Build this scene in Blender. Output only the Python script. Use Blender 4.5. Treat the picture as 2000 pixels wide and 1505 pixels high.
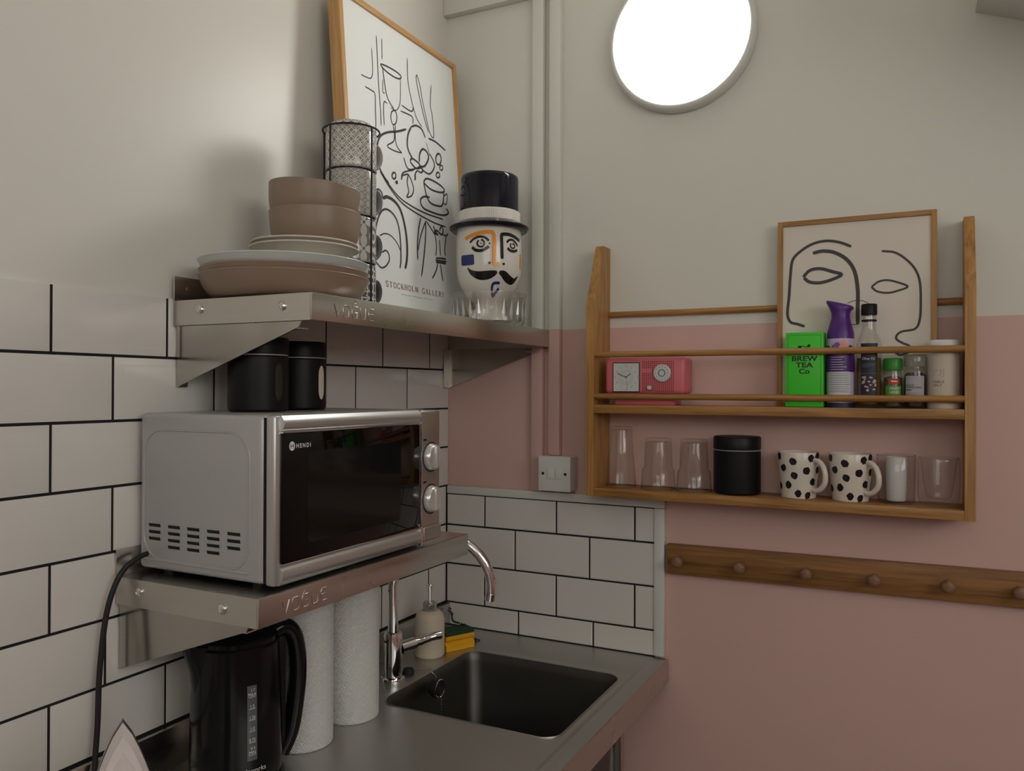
import bpy, bmesh, math, random
from mathutils import Matrix, Vector
PI = math.pi
for o in list(bpy.data.objects): bpy.data.objects.remove(o)
scene = bpy.context.scene
C = scene.collection

# ------------------------------------------------------------------ camera
cam_d = bpy.data.cameras.new('camera'); cam = bpy.data.objects.new('camera', cam_d); C.objects.link(cam)
cam_d.sensor_width = 36.0; cam_d.lens = 1581.19 * 36.0 / 2000.0; cam_d.clip_start = 0.02
def cam_matrix(loc, yaw, pitch, roll):
    f = Vector((-math.sin(yaw) * math.cos(pitch), math.cos(yaw) * math.cos(pitch), math.sin(pitch)))
    r = Vector((math.cos(yaw), math.sin(yaw), 0)); u = r.cross(f)
    r2 = math.cos(roll) * r + math.sin(roll) * u; u2 = -math.sin(roll) * r + math.cos(roll) * u
    m = Matrix((r2, u2, -f)).transposed().to_4x4(); m.translation = Vector(loc)
    return m
cam.matrix_world = cam_matrix((1.1251, -1.8411, 1.5241), 0.46914, 0.00424, 0.00378)
scene.camera = cam

# ------------------------------------------------------------------ world, exposure
w = bpy.data.worlds.new('world'); scene.world = w; w.use_nodes = True
w.node_tree.nodes['Background'].inputs[0].default_value = (0.5, 0.5, 0.5, 1)
w.node_tree.nodes['Background'].inputs[1].default_value = 0.0
vs = scene.view_settings
vs.view_transform = 'Standard'; vs.look = 'None'; vs.gamma = 1.0; vs.use_curve_mapping = False
vs.exposure = 0.0
LAMP = 15.8                      # radiance of the round wall lamp's diffuser
LAMP_COL = (1.0, 0.972, 0.915)
FILL, FILL2 = 4.0, 2.1                        # radiance of the two added fill panels, unseen behind the camera
FILL_COL = (1.0, 0.985, 0.94)

# ------------------------------------------------------------------ materials
MATS = {}
def nodes(m):
    nt = m.node_tree; return nt, nt.nodes['Principled BSDF']
def mat(name, col=(.8, .8, .8), rough=.5, metal=0.0, spec=.5, trans=0.0, ior=1.45, coat=0.0, emit=None, bump=None, var=0.0, sheen=0, alpha=1):
    if name in MATS: return MATS[name]
    m = bpy.data.materials.new(name); m.use_nodes = True; nt, p = nodes(m)
    p.inputs['Base Color'].default_value = (*col, 1); p.inputs['Roughness'].default_value = rough
    p.inputs['Metallic'].default_value = metal; p.inputs['Specular IOR Level'].default_value = spec
    p.inputs['Transmission Weight'].default_value = trans; p.inputs['IOR'].default_value = ior
    p.inputs['Coat Weight'].default_value = coat; p.inputs['Alpha'].default_value = alpha
    if emit:
        p.inputs['Emission Color'].default_value = (*emit[0], 1); p.inputs['Emission Strength'].default_value = emit[1]
    tc = None
    if bump or var:
        tc = nt.nodes.new('ShaderNodeTexCoord')
    if var:
        n = nt.nodes.new('ShaderNodeTexNoise'); n.inputs['Scale'].default_value = 6; n.inputs['Detail'].default_value = 5
        nt.links.new(tc.outputs['Object'], n.inputs['Vector'])
        mx = nt.nodes.new('ShaderNodeMix'); mx.data_type = 'RGBA'; mx.blend_type = 'MULTIPLY'
        rp = nt.nodes.new('ShaderNodeMapRange'); rp.inputs[3].default_value = 1 - var; rp.inputs[4].default_value = 1 + var
        nt.links.new(n.outputs['Fac'], rp.inputs[0]); mx.inputs[0].default_value = 1
        mx.inputs[6].default_value = (*col, 1); nt.links.new(rp.outputs[0], mx.inputs[7]); nt.links.new(mx.outputs[2], p.inputs['Base Color'])
    if bump:
        sc, st = bump
        n = nt.nodes.new('ShaderNodeTexNoise'); n.inputs['Scale'].default_value = sc; n.inputs['Detail'].default_value = 4
        nt.links.new(tc.outputs['Object'], n.inputs['Vector'])
        b = nt.nodes.new('ShaderNodeBump'); b.inputs['Strength'].default_value = st; b.inputs['Distance'].default_value = .002
        nt.links.new(n.outputs['Fac'], b.inputs['Height']); nt.links.new(b.outputs[0], p.inputs['Normal'])
    MATS[name] = m; return m

def wood(name, dark, light, axis, rough=.45, scale=1.0):
    if name in MATS: return MATS[name]
    m = bpy.data.materials.new(name); m.use_nodes = True; nt, p = nodes(m); N = nt.nodes.new; L = nt.links.new
    tc = N('ShaderNodeTexCoord'); mp = N('ShaderNodeMapping'); L(tc.outputs['Object'], mp.inputs['Vector'])
    s = [38 * scale] * 3; s[axis] = 2.2 * scale; mp.inputs['Scale'].default_value = s
    n1 = N('ShaderNodeTexNoise'); n1.inputs['Scale'].default_value = 1.6; n1.inputs['Detail'].default_value = 6; n1.inputs['Distortion'].default_value = 1.2
    L(mp.outputs[0], n1.inputs['Vector'])
    mp2 = N('ShaderNodeMapping'); L(tc.outputs['Object'], mp2.inputs['Vector']); s2 = [230 * scale] * 3; s2[axis] = 9 * scale; mp2.inputs['Scale'].default_value = s2
    n2 = N('ShaderNodeTexNoise'); n2.inputs['Scale'].default_value = 1.0; n2.inputs['Detail'].default_value = 3; L(mp2.outputs[0], n2.inputs['Vector'])
    ad = N('ShaderNodeMath'); ad.operation = 'MULTIPLY_ADD'; L(n2.outputs['Fac'], ad.inputs[0]); ad.inputs[1].default_value = .45; L(n1.outputs['Fac'], ad.inputs[2])
    cr = N('ShaderNodeValToRGB'); L(ad.outputs[0], cr.inputs['Fac'])
    e = cr.color_ramp.elements; e[0].position = .45; e[0].color = (*dark, 1); e[1].position = .95; e[1].color = (*light, 1)
    L(cr.outputs['Color'], p.inputs['Base Color']); p.inputs['Roughness'].default_value = rough
    b = N('ShaderNodeBump'); b.inputs['Strength'].default_value = .15; b.inputs['Distance'].default_value = .001
    L(n2.outputs['Fac'], b.inputs['Height']); L(b.outputs[0], p.inputs['Normal'])
    MATS[name] = m; return m

def brushed(name, col, rough, axis, metal=1.0, amt=.12, streak=.10):
    if name in MATS: return MATS[name]
    m = bpy.data.materials.new(name); m.use_nodes = True; nt, p = nodes(m); N = nt.nodes.new; L = nt.links.new
    tc = N('ShaderNodeTexCoord'); mp = N('ShaderNodeMapping'); L(tc.outputs['Object'], mp.inputs['Vector'])
    s = [420] * 3; s[axis] = 4; mp.inputs['Scale'].default_value = s
    n1 = N('ShaderNodeTexNoise'); n1.inputs['Scale'].default_value = 1; n1.inputs['Detail'].default_value = 2; L(mp.outputs[0], n1.inputs['Vector'])
    n2 = N('ShaderNodeTexNoise'); n2.inputs['Scale'].default_value = 7; n2.inputs['Detail'].default_value = 5; L(tc.outputs['Object'], n2.inputs['Vector'])
    mr = N('ShaderNodeMapRange'); L(n1.outputs['Fac'], mr.inputs[0]); mr.inputs[3].default_value = rough - amt; mr.inputs[4].default_value = rough + amt
    ad = N('ShaderNodeMath'); ad.operation = 'MULTIPLY_ADD'; L(n2.outputs['Fac'], ad.inputs[0]); ad.inputs[1].default_value = .12; L(mr.outputs[0], ad.inputs[2])
    L(ad.outputs[0], p.inputs['Roughness']); p.inputs['Metallic'].default_value = metal
    mc = N('ShaderNodeMapRange'); L(n1.outputs['Fac'], mc.inputs[0]); mc.inputs[3].default_value = 1 - streak; mc.inputs[4].default_value = 1 + streak
    mx = N('ShaderNodeMix'); mx.data_type = 'RGBA'; mx.blend_type = 'MULTIPLY'; mx.inputs[0].default_value = 1; mx.inputs[6].default_value = (*col, 1)
    L(mc.outputs[0], mx.inputs[7]); L(mx.outputs[2], p.inputs['Base Color'])
    MATS[name] = m; return m

class NX:
    """tiny expression helper for procedural print patterns"""
    def __init__(s, nt): s.nt = nt
    def op(s, o, a, b=None, c=None):
        n = s.nt.nodes.new('ShaderNodeMath'); n.operation = o
        for i, x in enumerate((a, b, c)):
            if x is None: continue
            if isinstance(x, (int, float)): n.inputs[i].default_value = x
            else: s.nt.links.new(x, n.inputs[i])
        return n.outputs[0]
def pattern_mat(name, kind, ink, ground, nu, cell):
    """glazed mug print wrapped round the mug: nu repeats round, cell metres high"""
    m = bpy.data.materials.new(name); m.use_nodes = True; nt, p = nodes(m); X = NX(nt); op = X.op; L = nt.links.new
    tc = nt.nodes.new('ShaderNodeTexCoord'); sp = nt.nodes.new('ShaderNodeSeparateXYZ'); L(tc.outputs['Object'], sp.inputs[0])
    u = op('MULTIPLY', op('ARCTAN2', sp.outputs[1], sp.outputs[0]), nu / (2 * PI)); v = op('DIVIDE', sp.outputs[2], cell)
    def cellpos(uu, vv):
        return op('SUBTRACT', op('FRACT', op('ADD', uu, 50)), .5), op('SUBTRACT', op('FRACT', op('ADD', vv, 50)), .5)
    def dist(a, b): return op('SQRT', op('ADD', op('MULTIPLY', a, a), op('MULTIPLY', b, b)))
    a, b = cellpos(u, v); d0 = dist(a, b); a2, b2 = cellpos(op('ADD', u, .5), op('ADD', v, .5)); d1 = dist(a2, b2)
    def band(d, r, h): return op('LESS_THAN', op('ABSOLUTE', op('SUBTRACT', d, r)), h)
    def mx(*q):
        r = q[0]
        for x in q[1:]: r = op('MAXIMUM', r, x)
        return r
    if kind == 'lattice':
        man0 = op('ADD', op('ABSOLUTE', a), op('ABSOLUTE', b))
        fac = mx(band(d0, .49, .06), band(d1, .49, .06), op('LESS_THAN', man0, .10))
    elif kind == 'tiny':
        ang = op('ARCTAN2', b, a); pet = op('MULTIPLY_ADD', op('COSINE', op('MULTIPLY', ang, 6)), .10, .28)
        ang1 = op('ARCTAN2', b2, a2); pet1 = op('MULTIPLY_ADD', op('COSINE', op('MULTIPLY', ang1, 6)), .07, .16)
        fac = mx(band(d0, .42, .035), op('MULTIPLY', op('LESS_THAN', d0, pet), op('GREATER_THAN', d0, .09)), op('LESS_THAN', d1, pet1))
    elif kind == 'petal':
        ang = op('ARCTAN2', b, a); pet = op('MULTIPLY', op('ABSOLUTE', op('COSINE', op('MULTIPLY', ang, 2))), .52)
        fac = mx(op('MULTIPLY', op('LESS_THAN', d0, pet), op('GREATER_THAN', d0, .06)), band(d1, .19, .06))
    else:
        ang = op('ARCTAN2', b, a); st = op('MULTIPLY_ADD', op('COSINE', op('MULTIPLY', ang, 8)), .07, .34)
        fac = mx(op('LESS_THAN', op('ABSOLUTE', op('SUBTRACT', d0, st)), .045), band(d1, .22, .04), op('LESS_THAN', op('ABSOLUTE', a), .03), op('LESS_THAN', op('ABSOLUTE', b), .03))
    # keep the band near the rim clean
    mixn = nt.nodes.new('ShaderNodeMix'); mixn.data_type = 'RGBA'; L(fac, mixn.inputs[0])
    mixn.inputs[6].default_value = (*ground, 1); mixn.inputs[7].default_value = (*ink, 1); L(mixn.outputs[2], p.inputs['Base Color'])
    p.inputs['Roughness'].default_value = .18; p.inputs['Coat Weight'].default_value = .4
    return m

# ------------------------------------------------------------------ geometry
def crom(pts, n=6, closed=False):
    P = [Vector(p) for p in pts]
    if len(P) < 3: return P
    out = []; m = len(P)
    for i in range(m if closed else m - 1):
        p1, p2 = P[i], P[(i + 1) % m]
        p0 = P[i - 1] if (i > 0 or closed) else p1 + (p1 - p2); p3 = P[(i + 2) % m] if (i + 2 < m or closed) else p2 + (p2 - p1)
        for k in range(n):
            t = k / n
            out.append(.5 * (2 * p1 + (p2 - p0) * t + (2 * p0 - 5 * p1 + 4 * p2 - p3) * t * t + (3 * p1 - p0 - 3 * p2 + p3) * t ** 3))
    if not closed: out.append(P[-1])
    return out
def flat(u, v): return (u, v, 0)
class G:
    def __init__(s): s.v = []; s.f = []
    def add(s, v, f):
        o = len(s.v); s.v += [tuple(x) for x in v]; s.f += [tuple(i + o for i in q) for q in f]; return s
    def box(s, x0, x1, y0, y1, z0, z1, b=0, seg=2):
        if b <= 0:
            v = [(x, y, z) for z in (z0, z1) for y in (y0, y1) for x in (x0, x1)]
            return s.add(v, [(0, 2, 3, 1), (4, 5, 7, 6), (0, 1, 5, 4), (2, 6, 7, 3), (0, 4, 6, 2), (1, 3, 7, 5)])
        bm = bmesh.new(); bmesh.ops.create_cube(bm, size=1)
        for q in bm.verts: q.co = ((x0 + x1) / 2 + q.co.x * (x1 - x0), (y0 + y1) / 2 + q.co.y * (y1 - y0), (z0 + z1) / 2 + q.co.z * (z1 - z0))
        bmesh.ops.bevel(bm, geom=bm.edges[:], offset=b, segments=seg, profile=.5, affect='EDGES')
        bm.verts.index_update(); s.add([q.co[:] for q in bm.verts], [[q.index for q in f.verts] for f in bm.faces]); bm.free(); return s
    def lathe(s, prof, n=40, c=(0, 0), a0=0.0, a1=2 * PI, sx=1, sy=1):
        full = abs(a1 - a0 - 2 * PI) < 1e-6; m = n if full else n + 1
        v = []; f = []; rows = []
        for r, z in prof:
            if r < 1e-7: rows.append([len(v)] * m); v.append((c[0], c[1], z)); continue
            row = []
            for i in range(m):
                a = a0 + (a1 - a0) * i / n; row.append(len(v)); v.append((c[0] + sx * r * math.cos(a), c[1] + sy * r * math.sin(a), z))
            rows.append(row)
        for A, B in zip(rows, rows[1:]):
            for i in range(n):
                j = (i + 1) % m
                q = [A[i], A[j], B[j], B[i]]; u = []
                for x in q:
                    if x not in u: u.append(x)
                if len(u) > 2: f.append(u)
        return s.add(v, f)
    def tube(s, pts, r, n=10, closed=False, caps=True, flatten=None):
        P = [Vector(p) for p in pts]; m = len(P); R = r if isinstance(r, (list, tuple)) else [r] * m
        T = []
        for i in range(m):
            a = P[i - 1] if (i or closed) else P[i]; b = P[(i + 1) % m] if (i < m - 1 or closed) else P[i]
            T.append((b - a).normalized())
        ref = Vector((0, 0, 1)) if abs(T[0].z) < .9 else Vector((1, 0, 0))
        nrm = (ref - T[0] * ref.dot(T[0])).normalized(); v = []; f = []
        for i in range(m):
            nrm = (nrm - T[i] * nrm.dot(T[i])).normalized(); bi = T[i].cross(nrm)
            for k in range(n):
                a = 2 * PI * k / n; fa, fb = flatten if flatten else (1, 1)
                v.append(P[i] + nrm * (R[i] * math.cos(a) * fa) + bi * (R[i] * math.sin(a) * fb))
        for i in range(m if closed else m - 1):
            for k in range(n):
                a, b = i * n + k, i * n + (k + 1) % n; j = (i + 1) % m; f.append((a, b, j * n + (k + 1) % n, j * n + k))
        if caps and not closed:
            f.append(tuple(range(n - 1, -1, -1))); f.append(tuple((m - 1) * n + k for k in range(n)))
        return s.add(v, f)
    def prism(s, poly, axis, a, b):
        def P(u, w, t): return {0: (t, u, w), 1: (u, t, w), 2: (u, w, t)}[axis]
        n = len(poly); v = [P(u, w, a) for u, w in poly] + [P(u, w, b) for u, w in poly]
        f = [tuple(range(n - 1, -1, -1)), tuple(range(n, 2 * n))] + [(i, (i + 1) % n, n + (i + 1) % n, n + i) for i in range(n)]
        return s.add(v, f)
    def rib(s, pts, w, fn=flat, n=6, across=2, taper=.5, smooth=True, closed=False):
        """brush stroke: pts are 2-D, w is one width or one per point"""
        W = list(w) if isinstance(w, (list, tuple)) else None
        p3 = [(a, b, (W[i] if W else w)) for i, (a, b) in enumerate(pts)]
        q = crom(p3, n, closed) if (smooth and len(p3) > 2) else [Vector(x) for x in p3]
        m = len(q); v = []; f = []
        for i in range(m):
            a, b = q[max(i - 1, 0)], q[min(i + 1, m - 1)]
            d = Vector((b.x - a.x, b.y - a.y)); d = d.normalized() if d.length > 1e-9 else Vector((1, 0)); nn = Vector((-d.y, d.x))
            ww = q[i].z
            if not W and taper < 1 and m > 3 and (i == 0 or i == m - 1): ww *= taper
            for k in range(across + 1):
                t = (k / across - .5) * ww; v.append(fn(q[i].x + nn.x * t, q[i].y + nn.y * t))
        k = across + 1
        for i in range(m - 1):
            for j in range(across): f.append((i * k + j, i * k + j + 1, (i + 1) * k + j + 1, (i + 1) * k + j))
        return s.add(v, f)
    def rect(s, u0, u1, v0, v1, fn=flat, nu=1, nv=1):
        V = [fn(u0 + (u1 - u0) * i / nu, v0 + (v1 - v0) * j / nv) for j in range(nv + 1) for i in range(nu + 1)]; k = nu + 1
        return s.add(V, [(j * k + i, j * k + i + 1, (j + 1) * k + i + 1, (j + 1) * k + i) for j in range(nv) for i in range(nu)])
    def blob(s, cu, cv, ru, rv, fn=flat, n=18, wob=0.0, rnd=None, rings=2):
        rr = [1 + (rnd.uniform(-wob, wob) if rnd else 0) for _ in range(n)]; v = [fn(cu, cv)]; f = []
        for k in range(1, rings + 1):
            for i in range(n):
                a = 2 * PI * i / n; t = k / rings * rr[i]; v.append(fn(cu + ru * t * math.cos(a), cv + rv * t * math.sin(a)))
        for i in range(n):
            j = (i + 1) % n; f.append((0, 1 + i, 1 + j))
            for k in range(1, rings): f.append((1 + (k - 1) * n + i, 1 + k * n + i, 1 + k * n + j, 1 + (k - 1) * n + j))
        return s.add(v, f)
    def text(s, body, size, fn=flat, align='CENTER', u=0, v=0, sx=1.0, spacing=1.0, extrude=0.0, bold=0.0):
        cu = bpy.data.curves.new('lettering', 'FONT'); cu.body = body; cu.size = size; cu.align_x = align; cu.space_character = spacing; cu.resolution_u = 3
        cu.extrude = extrude; cu.offset = bold
        ob = bpy.data.objects.new('lettering', cu); me = ob.to_mesh()
        vv = [fn(u + q.co.x * sx, v + q.co.y) if not extrude else fn(u + q.co.x * sx, v + q.co.y, q.co.z) for q in me.vertices]
        s.add(vv, [list(q.vertices) for q in me.polygons]); ob.to_mesh_clear()
        bpy.data.objects.remove(ob); bpy.data.curves.remove(cu); return s
    def xf(s, m, start=0):
        s.v[start:] = [tuple(m @ Vector(q)) for q in s.v[start:]]; return s
    def mesh(s, name, smooth=35, fix=True):
        me = bpy.data.meshes.new(name); me.from_pydata(s.v, [], s.f)
        bm = bmesh.new(); bm.from_mesh(me)
        bmesh.ops.remove_doubles(bm, verts=bm.verts, dist=1e-6)
        if fix: bmesh.ops.recalc_face_normals(bm, faces=bm.faces)
        bm.to_mesh(me); bm.free()
        if smooth:
            me.polygons.foreach_set('use_smooth', [True] * len(me.polygons)); me.set_sharp_from_angle(angle=math.radians(smooth))
        return me
def obj(name, g, m, parent=None, smooth=35, label=None, loc=None, rot=None):
    me = g if isinstance(g, bpy.types.Mesh) else g.mesh(name, smooth)
    if len(me.materials) == 0: me.materials.append(m)
    o = bpy.data.objects.new(name, me); C.objects.link(o)
    if parent: o.parent = parent
    if loc: o.location = loc
    if rot: o.rotation_euler = rot
    if label: o['label'] = label
    return o
def tag(o, label, cat, group=None):
    o['label'] = label; o['category'] = cat
    if group: o['group'] = group
    return o
def thing(name, label, cat, loc=(0, 0, 0), rz=0.0, group=None):
    o = bpy.data.objects.new(name, None); C.objects.link(o); o.empty_display_size = .02
    o.location = loc; o.rotation_euler = (0, 0, rz); return tag(o, label, cat, group)
def struct(name, g, m, parent=None, smooth=35):
    o = obj(name, g, m, parent, smooth); o['kind'] = 'structure'; return o
def dup(root, label, loc, rz=0.0):
    r = root.copy(); C.objects.link(r); r.location = loc; r.rotation_euler = (0, 0, rz); r['label'] = label
    for ch in list(root.children):
        c = ch.copy(); C.objects.link(c); c.parent = r
        for gch in list(ch.children):
            d = gch.copy(); C.objects.link(d); d.parent = c
    return r
def cyl_fn(r, off=.0004, cx=0, cy=0):
    """(angle*r, z) -> on a cylinder; r may be a function of z"""
    R = r if callable(r) else (lambda z: r)
    return lambda u, z: (cx + (R(z) + off) * math.cos(u), cy + (R(z) + off) * math.sin(u), z)
def prof_r(prof):
    P = sorted([(z, r) for r, z in prof])
    def R(z):
        for (z0, r0), (z1, r1) in zip(P, P[1:]):
            if z0 <= z <= z1 and z1 > z0: return r0 + (r1 - r0) * (z - z0) / (z1 - z0)
        return P[0][1] if z < P[0][0] else P[-1][1]
    return R
CAMXY = (1.1251, -1.8411)
def face_cam(x, y): return math.atan2(CAMXY[1] - y, CAMXY[0] - x)

# ------------------------------------------------------------------ shared materials
def paint_mat():
    m = bpy.data.materials.new('two_tone_wall_paint'); m.use_nodes = True; nt, p = nodes(m); N = nt.nodes.new; L = nt.links.new
    ge = N('ShaderNodeNewGeometry'); sp = N('ShaderNodeSeparateXYZ'); L(ge.outputs['Position'], sp.inputs[0])
    lt = N('ShaderNodeMath'); lt.operation = 'LESS_THAN'; L(sp.outputs[2], lt.inputs[0]); lt.inputs[1].default_value = 1.672
    mx = N('ShaderNodeMix'); mx.data_type = 'RGBA'; L(lt.outputs[0], mx.inputs[0]); mx.inputs[6].default_value = (.735, .735, .665, 1); mx.inputs[7].default_value = (*PINK, 1)
    L(mx.outputs[2], p.inputs['Base Color']); p.inputs['Roughness'].default_value = .55
    n = N('ShaderNodeTexNoise'); n.inputs['Scale'].default_value = 60; n.inputs['Detail'].default_value = 3; L(ge.outputs['Position'], n.inputs['Vector'])
    b = N('ShaderNodeBump'); b.inputs['Strength'].default_value = .06; b.inputs['Distance'].default_value = .003; L(n.outputs['Fac'], b.inputs['Height']); L(b.outputs[0], p.inputs['Normal'])
    return m
WHITE = (.72, .70, .645); PINK = (.69, .46, .41)
M_PAINT = paint_mat()
M_WALLW = mat('white_satin_paint', WHITE, .36, bump=(14, .10), spec=.5)
M_CEIL = mat('ceiling_paint', (.74, .72, .68), .8)
M_FLOOR = mat('grey_vinyl', (.06, .057, .055), .5, var=.1)
M_TILE = mat('white_glazed_tile', (.72, .70, .66), .16, spec=.5)
M_GROUT = mat('black_grout', (.012, .011, .011), .9)
M_TRIM = mat('white_plastic_trim', (.72, .72, .68), .35)
M_STEEL = brushed('brushed_steel_shelf', (.58, .555, .52), .20, 1, amt=.012, streak=.015)
M_STEELX = brushed('brushed_steel_end', (.62, .585, .545), .30, 0, amt=.05, streak=.04)
M_GUSSET = brushed('polished_steel_bracket', (.48, .455, .42), .12, 0, amt=.02, streak=.02)
M_TOP = brushed('worktop_steel', (.52, .51, .485), .34, 1, streak=.06)
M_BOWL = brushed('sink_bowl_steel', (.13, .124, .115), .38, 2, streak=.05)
M_CHROME = mat('chrome', (.82, .82, .82), .07, 1.0)
M_BOLT = mat('bolt_steel', (.75, .73, .7), .18, 1.0)
M_OAK = wood('oak_rack_upright', (.25, .112, .025), (.55, .295, .09), 2)
M_OAKX = wood('oak_rack_across', (.21, .09, .02), (.49, .25, .072), 0)
M_RAILW = wood('peg_rail_wood', (.15, .062, .016), (.36, .17, .05), 0, .5)
M_FRAMEV = wood('light_oak_frame_upright', (.42, .22, .075), (.66, .39, .155), 2)
M_FRAMEH = wood('light_oak_frame_across', (.42, .22, .075), (.66, .39, .155), 1)
M_FRAMEX = wood('oak_picture_frame_across', (.26, .115, .03), (.44, .22, .07), 0)
M_PAPER = mat('poster_paper', (.82, .84, .83), .55)
M_PAPER2 = mat('cream_poster_paper', (.74, .68, .60), .6)
M_INK = mat('charcoal_ink', (.045, .045, .05), .7)
M_INK2 = mat('warm_black_ink', (.075, .064, .064), .7)
M_BLACK = mat('black_satin_plastic', (.006, .006, .007), .42, spec=.3)
M_BLACKG = mat('black_gloss_plastic', (.005, .005, .006), .16, spec=.35)
M_RUBBER = mat('black_rubber', (.012, .012, .012), .6)
def thin_glass(name, clear=(.975, .975, .97), edge=(.30, .29, .27), power=8.0, body=None, body_w=0.0, gloss=1.0):
    m = bpy.data.materials.new(name); m.use_nodes = True; nt, p = nodes(m); N = nt.nodes.new; L = nt.links.new
    out = nt.nodes['Material Output']; nt.nodes.remove(p)
    lw = N('ShaderNodeLayerWeight'); lw.inputs['Blend'].default_value = .5
    pw = N('ShaderNodeMath'); pw.operation = 'POWER'; L(lw.outputs['Facing'], pw.inputs[0]); pw.inputs[1].default_value = power
    mc = N('ShaderNodeMix'); mc.data_type = 'RGBA'; L(pw.outputs[0], mc.inputs[0]); mc.inputs[6].default_value = (*clear, 1); mc.inputs[7].default_value = (*edge, 1)
    tr = N('ShaderNodeBsdfTransparent'); L(mc.outputs[2], tr.inputs['Color'])
    gl = N('ShaderNodeBsdfGlossy'); gl.inputs['Roughness'].default_value = .03; gl.inputs['Color'].default_value = (1, 1, 1, 1)
    f5 = N('ShaderNodeMath'); f5.operation = 'POWER'; L(lw.outputs['Facing'], f5.inputs[0]); f5.inputs[1].default_value = 5.0
    fm = N('ShaderNodeMath'); fm.operation = 'MULTIPLY_ADD'; L(f5.outputs[0], fm.inputs[0]); fm.inputs[1].default_value = .55 * gloss; fm.inputs[2].default_value = .035 * gloss
    base = tr.outputs[0]
    if body_w > 0:
        df = N('ShaderNodeBsdfDiffuse'); df.inputs['Color'].default_value = (*body, 1); m0 = N('ShaderNodeMixShader'); m0.inputs[0].default_value = body_w
        L(tr.outputs[0], m0.inputs[1]); L(df.outputs[0], m0.inputs[2]); base = m0.outputs[0]
    ms = N('ShaderNodeMixShader'); L(fm.outputs[0], ms.inputs[0]); L(base, ms.inputs[1]); L(gl.outputs[0], ms.inputs[2]); L(ms.outputs[0], out.inputs['Surface'])
    MATS[name] = m; return m
M_GLASS = thin_glass('clear_glass')
M_CRYSTAL = thin_glass('cut_crystal', (.97, .97, .965), (.30, .30, .29), 3.5, gloss=2.6)
M_CUT = thin_glass('bright_cut_facet', (.95, .95, .94), (.45, .45, .44), 3.0, (.85, .85, .83), .30, gloss=2.5)
M_OIL = thin_glass('olive_oil', (.62, .46, .09), (.34, .22, .02), 1.5, (.33, .21, .01), .45)
M_FROST = thin_glass('frosted_lid', (.78, .77, .72), (.4, .4, .37), 1.5, (.45, .44, .40), .35)
M_WPRINT = mat('white_print', (.75, .75, .75), .5)
M_KPRINT = mat('black_print', (.02, .02, .02), .5)
M_GPRINT = mat('grey_print', (.25, .24, .24), .5)
M_WIRE = mat('black_wire', (.01, .01, .01), .4)

# ================================================================== the room
struct('floor', G().box(-.11, 3.0, -3.5, .11, -.1, 0), M_FLOOR, smooth=0)
struct('ceiling', G().box(-.11, 3.0, -3.5, .11, 2.72, 2.82), M_CEIL, smooth=0)
wall_left = struct('wall_left', G().box(-.11, -.01, -3.5, .11, 0, 2.72), M_WALLW, smooth=0)
wall_back = struct('wall_back', G().box(-.01, 3.0, .01, .11, 0, 2.72), M_PAINT, smooth=0)
WY0, WY1, WX0, WX1, WZ0, WZ1 = -3.10, -1.25, .65, 2.25, 1.72, 2.60      # wall openings made for the added fill panels
struct('wall_right', G().box(2.9, 3.0, -3.5, WY0, 0, 2.72).box(2.9, 3.0, WY1, .01, 0, 2.72).box(2.9, 3.0, WY0, WY1, 0, WZ0).box(2.9, 3.0, WY0, WY1, WZ1, 2.72), M_PAINT, smooth=0)
struct('wall_front', G().box(-.01, WX0, -3.5, -3.4, 0, 2.72).box(WX1, 2.9, -3.5, -3.4, 0, 2.72).box(WX0, WX1, -3.5, -3.4, 0, WZ0).box(WX0, WX1, -3.5, -3.4, WZ1, 2.72), M_PAINT, smooth=0)
M_FILL = {'fill_panel_1': mat('added_fill_pane', (.8, .8, .8), .5, emit=(FILL_COL, FILL)), 'fill_panel_2': mat('added_fill_pane_dim', (.8, .8, .8), .5, emit=(FILL_COL, FILL2))}  # glowing panes added out of view to raise the soft fill
for nm, fr in (('fill_panel_1', lambda u0, u1, v0, v1, d0, d1: G().box(2.9 + d0, 2.9 + d1, u0, u1, v0, v1)), ('fill_panel_2', lambda u0, u1, v0, v1, d0, d1: G().box(u0, u1, -3.4 - d1, -3.4 - d0, v0, v1))):
    a0, a1 = (WY0, WY1) if nm == 'fill_panel_1' else (WX0, WX1); mid = (a0 + a1) / 2
    wn = struct(nm, fr(a0 + .05, a1 - .05, WZ0 + .05, WZ1 - .05, .05, .06), M_FILL[nm], smooth=0)
    for u0, u1, v0, v1 in ((a0, a0 + .05, WZ0, WZ1), (a1 - .05, a1, WZ0, WZ1), (a0 + .05, a1 - .05, WZ0, WZ0 + .05), (a0 + .05, a1 - .05, WZ1 - .05, WZ1), (mid - .02, mid + .02, WZ0 + .05, WZ1 - .05)):
        obj('fill_panel_frame', fr(u0, u1, v0, v1, .02, .08), M_TRIM, wn, 0)

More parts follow.
